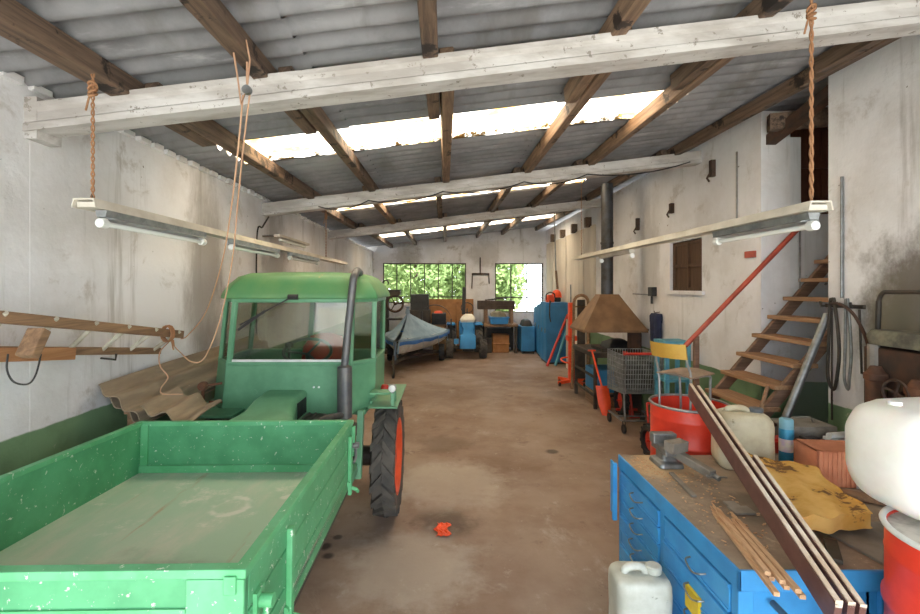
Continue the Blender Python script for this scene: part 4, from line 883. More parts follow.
# ------ rusty machine at the near right wall
rm=thing('rusty_machine','rusty iron machine with handwheel and tube frame standing against the sooty near right wall','machine',(3.05,3.0,0))
m=MB(); 
for y in (2.62,3.32): m.tube(spline([(3.12,y,0),(3.12,y,1.0),(3.12,y,1.5),(3.13,y,1.9)],4),.016,8)
m.tube(spline([(3.13,3.32,1.9),(3.13,3.29,1.955),(3.13,3.2,1.965),(3.13,2.6,1.965),(3.13,2.3,1.965)],5),.014,8); m.tube([(3.12,3.3,1.62),(3.12,2.3,1.62)],.012,8); m.build('tube_frame',m_dark,rm,smooth=60)
m=MB(); m.box((3.0,2.35,.15),(3.2,3.3,1.58)); m.build('back_plate',m_rustd,rm,bevel=.01)
m=MB(); m.tube([(3.0,3.22,.2),(3.0,3.22,1.6)],.035,10); m.build('side_post',m_greyboard,rm)
m=MB(); m.rloft([(1.6,.11,.42,.08,3.08,2.85),(1.66,.12,.44,.09,3.08,2.85),(1.7,.1,.42,.08,3.08,2.85)]); m.build('felt_pad',M('felt_grey','7d7a68','54524a',9,.95),rm,smooth=60)
for y,h in ((3.14,1.46),(2.86,1.42),(2.62,1.5)):
    m=MB(); m.lathe([(.05,1.0),(.055,1.02),(.055,h-.1),(.065,h-.09),(.065,h-.05),(.05,h-.04),(.03,h)],(2.94,y,0),16); m.build('cylinder',m_rust,rm,smooth=40)
m=MB(); c=V((2.88,2.94,1.32)); m.tube([c+V((0,.085*math.cos(a),.085*math.sin(a))) for a in [2*PI*k/24 for k in range(24)]],.01,6,closed=True)
for k in range(4): a=PI*k/2+.3; m.tube([c,c+V((0,.085*math.cos(a),.085*math.sin(a)))],.008,6)
m.cyl(c,c+V((.13,0,0)),.014,n=8); m.build('handwheel',m_rustd,rm,smooth=50)
m=MB(); m.cyl((2.94,2.9,1.22),(2.94,2.9,1.0),.075,n=18); m.box((2.86,2.4,.9),(3.05,3.28,1.0)); m.build('pump_body',m_rust,rm,bevel=.008)
# ================================================================== FURTHER BACK, RIGHT SIDE
# forge with hood and flue
fo=thing('forge_hood','brown sheet metal forge hood with a tall dark flue pipe at the right wall','forge hood',(2.66,7.6,1.3))
cx,cy=2.66,7.55
m=MB()
def ring(hx,hy,z): return [(cx-hx,cy-hy,z),(cx+hx,cy-hy,z),(cx+hx,cy+hy,z),(cx-hx,cy+hy,z)]
R=[ring(.5,.4,1.29),ring(.5,.4,1.325),ring(.31,.25,1.62),ring(.16,.13,1.86),ring(.15,.12,1.88)]
m.add([p for q in R for p in q],[(i*4+j,i*4+(j+1)%4,(i+1)*4+(j+1)%4,(i+1)*4+j) for i in range(4) for j in range(4)]+[(16,17,18,19)]); m.build('hood',m_copper,fo)
m=MB(); m.cyl((cx,cy,1.86),(cx,cy,3.69),.095,n=24); m.lathe([(.1,0),(.104,.01),(.104,.03),(.1,.04)],(cx,cy,2.7),24,caps=False); m.build('flue_pipe',M('flue_dark','4b4d52','3a3733',4,.5,.5),fo,smooth=40)
m=MB(); m.tube([(3.2,cy+.3,1.34),(3.25,cy+.3,1.34)],.02,8); m.box((3.18,cy-.22,1.3),(3.25,cy+.4,1.33)); m.build('wall_bracket',m_dark,fo)
fg=thing('forge_table','dark iron forge table with legs under the brown hood','forge',(2.75,8.0,0))
m=MB(); m.box((2.42,7.5,.84),(3.18,8.7,.92)); m.box((2.6,7.6,.92),(3.15,8.2,.98)); m.build('hearth',m_dark,fg,bevel=.01)
for x in (2.44,3.12):
    for y in (7.52,8.62): m=MB(); m.box((x,y,0),(x+.05,y+.05,.84)); m.build('leg',m_dark,fg)
m=MB(); m.box((2.43,7.52,.2),(3.15,7.55,.24)); m.box((2.43,7.52,.2),(2.46,8.66,.24)); m.box((2.44,7.54,.5),(2.46,8.64,.54)); m.build('rail',m_dark,fg)
m=MB(); m.rloft([(.98,.22,.3,.1,2.9,7.75),(1.06,.2,.26,.1,2.9,7.75),(1.13,.08,.1,.06,2.9,7.75)]); m.build('coal_bed',m_black,fg,smooth=60)
m=MB(); m.box((2.5,7.6,.25),(2.9,8.2,.62)); tag(m.build('blue_crate',m_bluel,bevel=.01),'blue crate standing under the dark forge table','crate')
m=MB(); m.box((2.5,7.6,.0),(2.9,8.2,.24)); tag(m.build('wooden_box',m_oldwood,bevel=.01),'wooden box under the blue crate below the forge','box')
m=MB(); m.box((2.94,7.28,.0),(3.12,7.44,1.28)); tag(m.build('cast_post',m_rustd,bevel=.02),'dark rusty iron block standing beside the forge at the wall','block')
m=MB(); m.box((2.5,7.3,.985),(2.72,7.38,1.16)); m.bar((2.55,7.28,1.0),(2.66,7.28,1.25),.03,.03,(0,1,0)); tag(m.build('paper_sheet',m_white),'white card standing on the forge table below the hood','card') if 0 else None
m=MB(); a=V((2.38,7.46,.97)); b=V((2.47,7.25,.44)); m.tube([a,b],.016,8); m.bar(a+V((-.06,0,0)),a+V((.06,0,0)),.025,.025)
sh=thing('shovel','orange red shovel leaning against the front of the forge table','shovel',(2.58,7.0,0)); m.build('handle',m_orangeb,sh)
m=MB(); m.grid(lambda u,v:(2.47+.03*u+(v-.5)*(.2-.1*max(0,u-.6)*2),7.24-.1*u-.03*(1-(2*v-1)**2),.45-.44*u),8,8,thick=V((0,.006,0))); m.build('blade',m_orangeb,sh,smooth=60)
# wheelbarrow stood up
wb=thing('sack_truck','red sack truck with a black wheel standing between the shovel and the shopping cart','hand truck',(2.75,7.2,0))
wheel(wb,(2.76,7.2,.23),.23,.1,m_redd,m_black,14)
m=MB()
for x,dx in ((2.82,0),(2.86,.24)): m.tube([(x,6.99,.02),(x-.02,7.12,.5),(x-.03,7.18,1.0)],.018,8)
m.bar((2.66,7.14,.1),(2.98,7.14,.1),.04,.03); m.bar((2.8,6.99,.03),(2.95,6.99,.03),.05,.03); m.tube([(2.69,7.2,.23),(2.9,7.14,.23)],.014,8); m.build('frame',m_redd,wb,smooth=50)
# shopping cart
sc_=thing('shopping_cart','grey wire shopping cart with a red handle in front of the forge','shopping cart',(2.92,6.65,0))
m=MB(); X0,X1=2.42,2.95; Y0,Y1=6.25,6.85
def wire(a,b,r=.0045): m.tube([a,b],r,5,cap=False)
def face(p00,p10,p01,p11,nu,nv):
    p00,p10,p01,p11=map(V,(p00,p10,p01,p11))
    for k in range(nu+1): u=k/nu; wire(p00.lerp(p10,u),p01.lerp(p11,u))
    for k in range(nv+1): v=k/nv; wire(p00.lerp(p01,v),p10.lerp(p11,v))
zt,zb=1.08,.5
face((X0,Y0,zb+.05),(X1,Y0,zb+.05),(X0-.02,Y0-.05,zt),(X1+.02,Y0-.05,zt),16,8); face((X0,Y1,zb),(X1,Y1,zb),(X0,Y1,zt),(X1,Y1,zt),14,7)
face((X0,Y0,zb+.05),(X0,Y1,zb),(X0-.02,Y0-.05,zt),(X0,Y1,zt),18,8); face((X1,Y0,zb+.05),(X1,Y1,zb),(X1+.02,Y0-.05,zt),(X1,Y1,zt),18,8); face((X0,Y0,zb+.05),(X1,Y0,zb+.05),(X0,Y1,zb),(X1,Y1,zb),14,14)
m.build('basket',m_alu,sc_)
m=MB(); m.tube([(X0-.02,Y0-.06,zt+.02),(X1+.02,Y0-.06,zt+.02)],.018,10); m.build('handle',m_redd,sc_)
m=MB()
for x in (X0+.02,X1-.02): m.tube(spline([(x,Y0-.05,zt),(x,Y0+.02,.45),(x,Y0+.0,.18),(x,Y0+.3,.16),(x,Y1,.16)],4),.014,8)
m.tube([(X0+.02,Y0+.3,.16),(X1-.02,Y0+.3,.16)],.012,6); m.tube([(X0+.02,Y0,.18),(X1-.02,Y0,.18)],.012,6); m.build('undercarriage',m_steel,sc_,smooth=60)
for x in (X0+.02,X1-.02):
    for y in (Y0+.02,Y1-.02): m=MB(); m.lathe([(.02,-.015),(.06,-.015),(.065,0),(.06,.015),(.02,.015)],(x,y,.065),16,'X'); m.box((x-.02,y-.01,.065),(x-.016,y+.01,.17)); m.box((x+.016,y-.01,.065),(x+.02,y+.01,.17)); m.build('caster',m_black,sc_,smooth=40)
m=MB(); rnd=random.Random(5)
m.rloft([(.58,.18,.2,.05,2.68,6.55),(.7,.21,.22,.06,2.68,6.55),(.94,.2,.21,.06,2.68,6.55),(1.0,.12,.12,.05,2.68,6.55)]); tag(m.build('grey_sack',M('dark_sack','5c5e5a','3b3d3b',7,.9,bump=.6),smooth=60),'dark grey filled sack lying in the shopping cart','sack')
# blue stand frame beside stairs
bs=thing('step_stand','light blue tall step stand between the shopping cart and the staircase','stand',(2.72,5.9,0))
for x in (2.78,3.05):
    for y in (5.79,6.06): m=MB(); m.box((x,y,0),(x+.045,y+.045,1.3)); m.build('leg',m_teal,bs)
for z in (.35,.8,1.28): 
    m=MB(); m.box((2.77,5.78,z),(3.1,6.11,z+.035)); m.build('step',m_teal,bs)
jn=thing('hanging_trousers','dark blue trousers hanging on the right wall beside the forge','trousers',(3.16,7.1,1.1))
m=MB(); m.rloft([(1.05,.035,.06,.03,3.2,7.05),(1.5,.04,.075,.03,3.19,7.03)]); m.rloft([(1.05,.035,.055,.03,3.2,6.89),(1.5,.04,.07,.03,3.19,6.90)]); m.rloft([(1.46,.045,.145,.04,3.19,6.96),(1.56,.05,.14,.04,3.19,6.96),(1.6,.04,.12,.03,3.2,6.96)]); m.build('fabric',m_jeans,jn,smooth=70)
m=MB(); m.tube([(3.25,6.96,1.62),(3.17,6.96,1.61),(3.165,6.96,1.64)],.008,6); m.build('hook',m_dark,jn)
# red lifting jack
rj=thing('transmission_jack','tall orange red hydraulic jack on a wheeled foot beside the blue lockers','jack',(2.58,9.45,0))
m=MB(); m.box((2.54,9.4,.08),(2.66,9.52,1.68)); m.box((2.5,9.37,.9),(2.7,9.55,1.0)); m.build('column',m_orangeb,rj,bevel=.01)
m=MB(); 
for a in (.5,2.1,3.7,5.2): m.bar((2.6,9.46,.08),(2.6+.36*math.cos(a),9.46+.36*math.sin(a),.07),.06,.06)
m.build('foot',m_orangeb,rj)
for a in (.5,2.1,3.7,5.2): m=MB(); m.lathe([(.0,-.02),(.045,-.02),(.045,.02),(0,.02)],(2.6+.34*math.cos(a),9.46+.34*math.sin(a),.045),12,'X'); m.build('caster',m_black,rj)
m=MB(); m.tube([V((2.58,9.42,.5))+V((.2*math.cos(a),.2*math.sin(a),.03*math.sin(a))) for a in [2*PI*k/24 for k in range(24)]],.018,8,closed=True); m.build('ring_handle',m_orangeb,rj,smooth=60)
m=MB(); m.tube([(2.6,9.5,1.6),(2.58,9.44,2.05)],.014,8); m.build('ram',m_steel,rj)
# tall rounded wooden frame beside flue
tf=thing('round_top_frame','tall narrow brown frame with rounded top leaning behind the forge','frame',(2.72,9.0,0))
m=MB(); pts=[(2.5,9.05,.0),(2.54,9.05,1.7)]+[(2.68-.14*math.cos(a),9.05,1.7+.14*math.sin(a)) for a in [PI*k/8 for k in range(1,8)]]+[(2.82,9.05,1.7),(2.82,9.05,0)]
m.tube(pts,.03,8); m.build('hoop',m_oldwood,tf,smooth=60)
for z in (.4,.8,1.2,1.6): m=MB(); m.box((2.52,9.03,z),(2.82,9.07,z+.03)); m.build('rung',m_oldwood,tf)
m=MB(); m.box((2.6,9.03,.2),(2.75,9.06,1.75)); m.build('slat',m_dark,tf)
# blue lockers
for k,(y0,y1,x) in enumerate(((11.9,12.7,2.62),(12.75,13.55,2.7),(13.6,14.4,2.78))):
    lk=thing('blue_locker',['blue steel locker nearest the orange jack, at the cream boarded wall','middle blue steel locker of the row at the cream boarded wall','farthest blue steel locker of the row, beside the far window'][k],'locker',(x+.25,(y0+y1)/2,0))
    m=MB(); m.box((x+.01,y0,.05),(3.18,y1,1.6-.1*k)); m.build('carcass',m_bluel,lk,bevel=.01)
    for j in range(2):
        m=MB(); a=y0+.02+j*(y1-y0-.02)/2; m.box((x-.008,a,.09),(x+.012,a+(y1-y0)/2-.03,1.55-.1*k)); d=m.build('door',m_bluel,lk,bevel=.004)
        m=MB(); m.box((x-.03,a+.05,.8),(x-.006,a+.07,.92)); m.build('handle',m_steel,d)
    m=MB(); m.box((x+.03,y0+.03,0),(3.15,y1-.03,.05)); m.build('plinth',m_dark,lk)
# poles leaning on locker
for (a,b,mt,l) in (((2.55,11.5,.02),(3.17,11.86,1.3),m_redd,'red pole leaning against the blue lockers'),((2.78,11.6,.02),(3.2,11.86,1.08),m_teal,'light blue pole leaning against the blue lockers beside the red pole')):
    m=MB(); m.bar(a,b,.06,.04); tag(m.build('leaning_pole',mt,bevel=.006),l,'pole')
m=MB(); m.box((3.0,10.4,0),(3.2,11.4,1.2)); tag(m.build('wall_panel',m_beige),'pale board standing at the right wall behind the leaning poles','board')
# helmet + chainsaw on locker
hm=thing('forestry_helmet','orange red safety helmet on top of the nearest blue locker','helmet',(3.02,12.45,1.6))
m=MB(); m.lathe([(.16,0),(.165,.015),(.135,.02),(.13,.09),(.1,.16),(.05,.2),(0,.21)],(3.02,12.45,1.72),20); m.build('shell',m_orangeb,hm,smooth=60)
m=MB(); m.box((2.93,12.35,1.6),(3.12,12.55,1.72)); m.build('ear_muffs',m_black,hm,bevel=.03)
cs=thing('chainsaw','orange chainsaw on top of the nearest blue locker beside the helmet','chainsaw',(2.75,12.2,1.6))
m=MB(); m.rloft([(1.6,.1,.09,.03,2.76,12.1),(1.72,.11,.09,.04,2.76,12.1),(1.79,.07,.06,.03,2.76,12.1)]); m.build('body',m_orangeb,cs,smooth=60)
m=MB(); m.bar((2.76,12.1,1.65),(2.76,12.6,1.65),.012,.07); m.build('guide_bar',m_steel,cs)
m=MB(); m.tube(spline([(2.66,12.05,1.66),(2.65,12.03,1.8),(2.76,12.02,1.86),(2.87,12.05,1.8),(2.87,12.08,1.66)],5),.016,8); m.build('handle',m_black,cs,smooth=60)
m=MB(); m.tube(spline([(2.7,11.83,1.66),(2.69,11.84,1.3),(2.72,11.84,1.1)],5),.015,6); m.tube(spline([(2.72,11.9,1.61),(2.72,11.84,1.63),(2.69,11.84,1.5)],5),.013,6); tag(m.build('strap',m_dark,smooth=60),'dark strap hanging down over the front of the nearest blue locker','strap')
hc=thing('hanging_pole','long thin rod hanging from the roof in front of the cream wall boards','rod',(2.72,11.2,1.9))
m=MB(); m.tube([(2.66,11.2,roofz(2.66,11.2)-.03),(2.70,11.2,2.35)],.014,8); m.build('rod',m_steel,hc); m=MB(); m.bar((2.70,11.2,2.4),(2.74,11.2,1.95),.05,.03,(0,1,0)); m.build('wooden_grip',m_oldwood,hc)
m=MB(); m.box((3.19,8.9,2.85),(3.25,9.3,3.05)); tag(m.build('wall_plaque',m_rustd,bevel=.01),'small brown plate high on the right wall beside the flue','plate')
# blue bins near window
o=thing('tool_trolley','low blue trolley with dark tools on top, below the bright far window','trolley',(2.5,14.1,0))
m=MB(); m.box((2.28,13.7,.08),(2.68,14.5,.82)); m.build('body',m_bluel,o,bevel=.01)
m=MB(); m.rloft([(.82,.16,.3,.08,2.48,14.1),(.98,.12,.22,.08,2.48,14.1),(1.02,.06,.1,.04,2.48,14.1)]); m.build('tool_heap',m_black,o,smooth=60)
for x in (2.31,2.62): 
    for y in (13.75,14.4): m=MB(); m.box((x,y,0),(x+.04,y+.04,.08)); m.build('foot',m_dark,o)
# ================================================================== FAR END
wb2=thing('far_workbench','dark workbench under the far windows, right of the small tractor','workbench',(1.7,14.2,0))
m=MB(); m.box((1.18,13.8,.8),(2.2,14.7,.88)); m.build('bench_top',m_oldwood,wb2,bevel=.006)
for x in (1.2,2.1):
    for y in (13.84,14.6): m=MB(); m.box((x,y,0),(x+.07,y+.07,.8)); m.build('leg',m_dark,wb2)
m=MB(); m.box((1.2,14.5,.1),(2.1,14.55,.7)); m.build('back_panel',m_dark,wb2)
m=MB(); m.box((1.0,13.95,1.32),(2.12,14.35,1.58)); m.box((1.02,13.94,1.43),(2.1,13.96,1.45)); tag(m.build('wooden_chest',M('chest_dark','4a3c33','382d27',5,.8),bevel=.012),'long dark wooden chest raised above the far workbench','chest')
for x in (1.2,1.98): m=MB(); m.box((x,14.0,.88),(x+.1,14.3,1.32)); tag(m.build('support_block',m_oldwood),'wooden block under the '+('left' if x<1.5 else 'right')+' end of the long dark chest','block')
m=MB(); m.rloft([(.885,.24,.2,.04,1.63,13.98),(.9,.26,.22,.05,1.63,13.98),(1.08,.28,.25,.06,1.63,13.98)]); m.box((1.33,13.72,1.07),(1.93,14.24,1.1)); tag(m.build('blue_tub',M('tub_blue','3f8fd0','3a86c4',4,.45),bevel=.01),'bright blue plastic tub on the far workbench','tub')
m=MB(); m.rloft([(1.105,.24,.2,.1,1.63,14.0),(1.2,.22,.18,.1,1.6,14.0),(1.27,.1,.08,.06,1.6,14.0)]); tag(m.build('grey_bundle',M('bundle','8d8778','6b665a',6,.9,bump=.5),smooth=60),'grey bundle lying on the bright blue tub','bundle')
m=MB()
for k in range(7): a=rnd.uniform(-.4,.4); x=1.35+.1*k; m.bar((x-.12,14.15+a*.2,1.6+.012*k),(x+.14,14.15-a*.2,1.61+.015*k),.05,.03)
tag(m.build('scrap_heap',m_dark),'dark heap of bits on top of the long dark chest','scrap',kind='stuff')
m=MB(); m.box((1.45,14.0,.0),(1.95,14.4,.55)); m.box((1.43,13.98,.25),(1.97,14.42,.29)); tag(m.build('wooden_crate',m_card,bevel=.008),'brown crate under the far workbench','crate')
m=MB(); m.box((1.2,13.95,.0),(1.42,14.45,.45)); tag(m.build('dark_crate',m_dark,bevel=.008),'dark crate under the left part of the far workbench','crate')
# small blue tractor
gt=thing('garden_tractor','small blue tractor with a white hood cover, parked at the far end','small tractor',(.66,13.3,0))
wheel(gt,(.13,12.95,.28),.28,.2,m_dark,m_rubber,14,side=-1); wheel(gt,(1.07,12.95,.28),.28,.2,m_dark,m_rubber,14)
wheel(gt,(.2,14.1,.42),.42,.24,m_dark,m_rubber,16,side=-1); wheel(gt,(1.02,14.1,.42),.42,.24,m_dark,m_rubber,16)
m=MB(); m.cyl((.1,12.95,.3),(1.1,12.95,.3),.05,n=10); m.box((.5,12.9,.2),(.8,14.3,.5)); m.build('axle',m_dark,gt)
m=MB(); m.rloft([(.3,.22,.1,.03,.63,12.75),(.66,.22,.1,.04,.63,12.75),(.69,.16,.08,.04,.63,12.75),(.85,.14,.08,.04,.63,12.78),(.92,.2,.1,.05,.63,12.8),(1.02,.19,.1,.05,.63,12.82)]); m.build('front_body',m_blue,gt,smooth=50)
m=MB(); m.box((.42,12.95,.5),(.84,13.7,1.0)); m.build('engine_hood',m_blue,gt,bevel=.03)
m=MB(); m.rloft([(1.02,.2,.26,.08,.64,13.0),(1.08,.22,.28,.1,.65,13.0),(1.16,.18,.25,.1,.66,13.02),(1.23,.1,.15,.07,.67,13.05)]); m.build('white_cover',M('cover_white','dedbd3','c9c4b9',5,.8),gt,smooth=60)
m=MB(); m.tube([(.66,13.6,1.0),(.66,13.72,1.36)],.02,8); m.tube([V((.66,13.72,1.38))+V((.18*math.cos(a),.05*math.sin(a),.15*math.sin(a))) for a in [2*PI*k/20 for k in range(20)]],.014,6,closed=True); m.build('steering_gear',m_black,gt,smooth=50)
m=MB(); m.box((.5,14.0,.6),(.82,14.3,.9)); m.build('seat',m_black,gt,bevel=.03)
m=MB(); m.bar((.54,13.4,1.2),(.56,13.4,2.0),.1,.05,(0,1,0)); m.build('roll_bar',m_black,gt,bevel=.01)
m=MB(); 
for x in (.06,.9): m.box((x,13.75,.86),(x+.24,14.45,.9))
m.build('fender',m_blue,gt)
m=MB(); m.box((.25,12.72,.42),(.38,12.8,.56)); m.build('lamp',m_blue,gt); 
# covered dinghy on trailer
tr=thing('boat_trailer','small boat trailer with a jockey wheel in front, under the covered dinghy','trailer',(-.75,11.8,0))
m=MB(); bx=lambda y:-1.1+(y-10.4)*.16
m.bar((bx(10.1),10.1,.33),(bx(13.0),13.0,.27),.08,.08); m.bar((bx(12.4)-.62,12.5,.25),(bx(12.4)+.68,12.5,.25),.07,.07); m.bar((bx(11.0),11.0,.29),(bx(12.4)+.6,12.5,.26),.05,.06); m.bar((bx(11.0),11.0,.29),(bx(12.4)-.55,12.5,.26),.05,.06); m.build('frame',m_dark,tr)
wheel(tr,(bx(12.4)+.69,12.5,.23),.23,.15,m_dark,m_black,14); wheel(tr,(bx(12.4)-.7,12.5,.23),.23,.15,m_dark,m_black,14,side=-1)
m=MB(); m.tube([(bx(10.1)+.02,10.05,.5),(bx(10.1)+.02,10.03,.12)],.025,8); m.lathe([(.02,-.02),(.085,-.025),(.095,0),(.085,.025),(.02,.025)],(bx(10.1)+.02,10.03,.097),16,'X'); m.build('jockey_wheel',m_dark,tr,smooth=40)
m=MB(); m.tube([(bx(10.3),10.28,.33),(bx(10.3),10.3,.78)],.03,8); m.bar((bx(10.3),10.3,.6),(bx(10.2),10.16,.33),.03,.03); m.build('winch_post',M('trailer_bluegrey','5f7387','4d6073',6,.6),tr)
def half(s): # half beam of the boat, s 0 at bow .. 1 at stern
    return .8*(1-(1-s)**2.3)*(1-.14*s*s)+.015
Lb=2.75
def bp(s,a,zr,zk): # a 0..pi across section
    y=10.5+Lb*s; h=half(s); z=zr-(zr-zk)*math.sin(a)**.8; return (bx(y)+h*math.cos(a)*(1 if True else 1),y,z)
bo=thing('dinghy','white dinghy hull on the trailer under the grey blue cover','boat',(-.75,11.9,.4))
m=MB(); m.grid(lambda u,v:bp(u,PI*v,.72-.06*u+.06*(1-u),.37+.1*(1-u)**3),20,16); m.grid(lambda u,v:(lambda p,q:V(p).lerp(V(q),v))(bp(u,0,.70,.5),bp(u,PI,.70,.5)),20,2); m.build('hull',m_hull,bo,smooth=50)
m=MB(); m.tube([bp(k/24,0,.735,.5) for k in range(25)],.03,8); m.tube([bp(k/24,PI,.735,.5) for k in range(25)],.03,8); m.build('gunwale',m_dark,bo,smooth=60)
m=MB(); m.tube([(bx(11.2)+.05,11.35,.72),(bx(11.2)+.05,11.35,1.28)],.02,8); m.build('cover_prop',m_oldwood,bo)
tp=thing('boat_cover','grey blue tarpaulin stretched in a peak over the dinghy, blue band at its edge','tarpaulin',(-.75,11.9,.7))
pk=V((bx(11.2)+.05,11.35,1.38))
def rim(t): # closed outline, t 0..1 from bow round
    s=1-abs(2*t-1); s=min(1,s*1.0); y=10.42+2.9*s; h=half(min(s*.97+.0,1))+.05
    sg=1 if t<.5 else -1
    return V((bx(y)+sg*h*(1 if s<.985 else max(0,(1.0-s)/.015)**.35),y,.79+.02*math.sin(t*37)))
def cov(u,v):
    r=rim(v); p=r.lerp(pk,u); sag=-.34*u*(1-u)*(1+.25*math.sin(v*6*PI+1)); p.z+=sag+.03*math.sin(v*22*PI)*u*(1-u)*2; return p
m=MB(); m.grid(cov,14,72); m.lathe([(.06,-.04),(.05,.06),(.03,.09),(.06,.14),(.0,.15)],pk,12); m.build('canopy',m_tarp,tp,smooth=60)
def skirt(z0,z1,o0,o1):
    def f(u,v):
        r=rim(v); c=V((bx(11.9),11.9,r.z)); d=(r-c); d.z=0; d.normalize(); z=z0+(z1-z0)*u+.012*math.sin(v*60)*u; return V((r.x,r.y,0))+d*(o0+(o1-o0)*u)+V((0,0,z))
    return f
m=MB(); m.grid(skirt(.80,.74,0,.025),2,96); m.build('edge',m_tarp,tp,smooth=60)
m=MB(); m.grid(skirt(.745,.66,.025,.01),3,96); m.build('blue_band',m_tarpb,tp,smooth=60)
for t in (.12,.25,.4,.6,.75,.88): r=rim(t); m=MB(); m.tube([(r.x+(.03 if t<.5 else -.03),r.y,.74),(r.x+(.03 if t<.5 else -.03),r.y,.52)],.006,5); m.build('lashing',m_tarp,tp)
m=MB()
m.tube([rim(.0)+V((0,-.03,-.02)),rim(.0)+V((-.03,-.06,-.3))],.02,6); m.build('lashing',m_tarp,tp)
# dark machines at far left
pm=thing('pillar_machine','dark machine with a big round wheel standing in the far left corner','machine',(-1.75,13.9,0))
m=MB(); m.box((-2.0,13.7,0),(-1.4,14.4,.14)); m.box((-1.9,13.9,.14),(-1.72,14.2,1.9)); m.box((-1.95,13.85,1.0),(-1.3,14.2,1.06)); m.box((-1.9,13.9,1.75),(-1.35,14.15,1.92)); m.build('column',m_dark,pm,bevel=.02)
m=MB(); m.tube([V((-1.5,13.8,1.5))+V((.24*math.cos(a),0,.24*math.sin(a))) for a in [2*PI*k/28 for k in range(28)]],.035,8,closed=True); m.cyl((-1.5,13.8,1.5),(-1.5,14.0,1.5),.05,n=12)
for k in range(3): a=2*PI*k/3; m.tube([(-1.5,13.8,1.5),(-1.5+.24*math.cos(a),13.8,1.5+.24*math.sin(a))],.018,6)
m.build('flywheel',m_rustd,pm,smooth=50)
m=MB(); m.tube(spline([(-1.85,14.0,1.9),(-1.88,13.95,2.15),(-1.75,13.9,2.2),(-1.7,13.9,2.1)],5),.02,6); m.build('lever',m_dark,pm,smooth=50)
lb=thing('back_bench','low dark bench along the far wall behind the dinghy','bench',(-.6,14.3,0))
m=MB(); m.box((-1.25,13.9,.78),(.04,14.7,.86)); m.build('bench_top',m_oldwood,lb,bevel=.006)
for x in (-1.2,-.04):
    for y in (13.95,14.6): m=MB(); m.box((x,y,0),(x+.06,y+.06,.78)); m.build('leg',m_dark,lb)
m=MB(); m.box((-1.05,14.0,1.3),(-.5,14.4,1.78)); m.box((-1.03,13.98,1.5),(-.52,14.0,1.53)); tag(m.build('black_box',m_black,bevel=.02),'upper black box stacked on the back bench beside the machine','box')
m=MB(); m.box((-1.1,13.96,.86),(-.45,14.44,1.3)); tag(m.build('dark_cabinet',m_dark,bevel=.015),'lower dark box on the back bench beside the machine','box')
m=MB(); m.box((-.4,13.9,.862),(.03,14.4,1.2)); m.box((-.41,13.89,1.0),(.04,14.41,1.04)); tag(m.build('black_crate',m_black,bevel=.015),'black ribbed crate on the back bench behind the dinghy','crate')
m=MB()
def arc(u,v):
    a=PI*.05+PI*.78*u; return (-.3+.5*math.cos(a),13.6+.2*(v-.5),.98+.5*math.sin(a))
m.grid(arc,20,4,thick=.02); m.box((-.72,13.5,0),(-.66,13.7,1.28)); m.box((.16,13.52,0),(.2,13.66,1.06)); tag(m.build('mudguard',m_black,smooth=50),'curved black mudguard standing in front of the back bench','mudguard')
m=MB(); m.box((-.55,14.55,.86),(.9,14.7,1.62)); tag(m.build('brown_board',m_card),'brown board standing against the far wall between the windows','board')
m=MB(); m.box((.36,14.45,.0),(.62,14.54,1.55)); tag(m.build('brown_box',m_card,bevel=.01),'upright brown board in front of the larger brown board at the far wall','board')
def tyre(c,r,w,lab,ax='Y'):
    m=MB(); m.lathe([(r*.6,-w*.4),(r*.85,-w*.5),(r*.97,-w*.35),(r,0),(r*.97,w*.35),(r*.85,w*.5),(r*.6,w*.4),(r*.58,0)],c,28,ax,caps=False); m.lathe([(0,-.02),(r*.6,-.03),(r*.6,.03),(0,.02)],c,20,ax,caps=False)
    tag(m.build('old_tyre',m_rubber,smooth=50),lab,'tyre')
0 and tyre((-.25,13.25,.33),.33,.2,'old wheel standing upright behind the dinghy on the left'); tyre((-.55,13.55,.33),.33,.16,'second old wheel half hidden by the dinghy cover') if 0 else None
m=MB(); m.rloft([(0,.3,.2,.1,-.3,13.55),(.5,.32,.22,.12,-.3,13.55),(.75,.3,.2,.12,-.3,13.55),(.85,.14,.1,.06,-.3,13.55)]) if 0 else m.rloft([(0,.22,.15,.1,-.22,13.85-.25+.0),(.02,.22,.05,.04,-.22,13.6)]) if 0 else m.rloft([(.0,.2,.12,.1,-.15,13.62),(.5,.22,.13,.1,-.15,13.62),(.74,.2,.12,.1,-.15,13.62),(.82,.1,.06,.05,-.15,13.62)])
tag(m.build('brown_sack',M('sack_brown','8b6f52','6f573f',6,.95,bump=.6),smooth=60),'brown sack standing between dinghy and small blue tractor','sack')
m=MB(); m.rloft([(1.2,.13,.11,.06,-.2,14.1),(1.25,.12,.1,.06,-.2,14.1),(1.27,.06,.05,.03,-.2,14.1)]); tag(m.build('orange_rag',m_orangeb,smooth=60),'orange bundle on the black ribbed crate','rag')
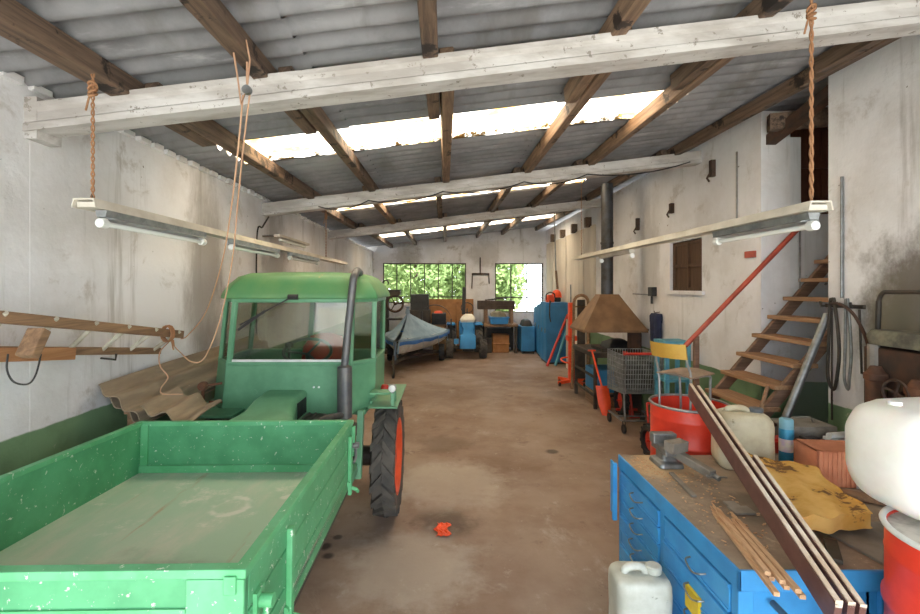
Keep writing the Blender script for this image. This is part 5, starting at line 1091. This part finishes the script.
# hanger on far wall
hg=thing('wall_hanger','rusty forked iron hanger on the far wall between the windows','hanger',(1.15,14.72,1.9))
m=MB(); m.tube([(1.13,14.78,2.95),(1.13,14.76,2.42)],.02,6); m.bar((.86,14.76,2.42),(1.42,14.76,2.42),.05,.05); m.tube([(.88,14.76,2.42),(.86,14.76,1.95)],.018,6); m.tube([(1.4,14.76,2.42),(1.42,14.76,2.1)],.018,6); m.build('fork',m_rustd,hg)
# oily leaf on the floor
m=MB(); m.grid(lambda u,v:(-.02+.11*(u-.5)+.02*math.sin(9*v),3.78+.2*(v-.5),.004+.012*abs(math.sin(8*u+5*v))),8,8,thick=.003); tag(m.build('orange_rag',m_orangeb),'small crumpled orange scrap on the floor beside the tractor wheel','scrap')
# ------------------------------------------------------------------ camera, light
cam=bpy.data.cameras.new('camera'); co=bpy.data.objects.new('camera',cam); C.objects.link(co)
co.location=(0,0,CAMH); co.rotation_euler=(PI/2,0,0)
cam.sensor_width=36; cam.lens=36*F/920; cam.shift_x=(460-VX)/920; cam.shift_y=-(307-VY)/920
cam.clip_end=200; bpy.context.scene.camera=co
w=bpy.data.worlds.new('sky'); bpy.context.scene.world=w; w.use_nodes=True
bg=w.node_tree.nodes['Background']; bg.inputs[0].default_value=(.86,.935,1,1); bg.inputs[1].default_value=4.0
sun=bpy.data.lights.new('sun','SUN'); sun.energy=26; sun.angle=.02; sun.color=(.92,.97,1.05); so=bpy.data.objects.new('sun',sun); C.objects.link(so)
so.rotation_euler=V((-.75,.25,-1.0)).to_track_quat('-Z','Y').to_euler(); so.location=(8,4,12)
def portal(loc,rot,sx,sy):
    l=bpy.data.lights.new('portal','AREA'); l.shape='RECTANGLE'; l.size=sx; l.size_y=sy; l.cycles.is_portal=True
    o=bpy.data.objects.new('portal',l); C.objects.link(o); o.location=loc; o.rotation_euler=rot
portal(((XL+XR)/2,YF-.1,1.5),(PI/2,0,0),5.5,3.0)
portal((-.66,YB+.26,2.1),(-PI/2,0,0),2.7,1.3)
portal((2.38,YB+.26,2.0),(-PI/2,0,0),1.6,1.6)
sc=bpy.context.scene
sc.view_settings.view_transform='Standard'; sc.view_settings.look='None'; sc.view_settings.gamma=1; sc.view_settings.use_curve_mapping=False
sc.view_settings.exposure=0.46
sc.cycles.max_bounces=10; sc.cycles.diffuse_bounces=7; sc.cycles.transparent_max_bounces=12
sc.cycles.use_denoising=True; sc.cycles.sample_clamp_indirect=6
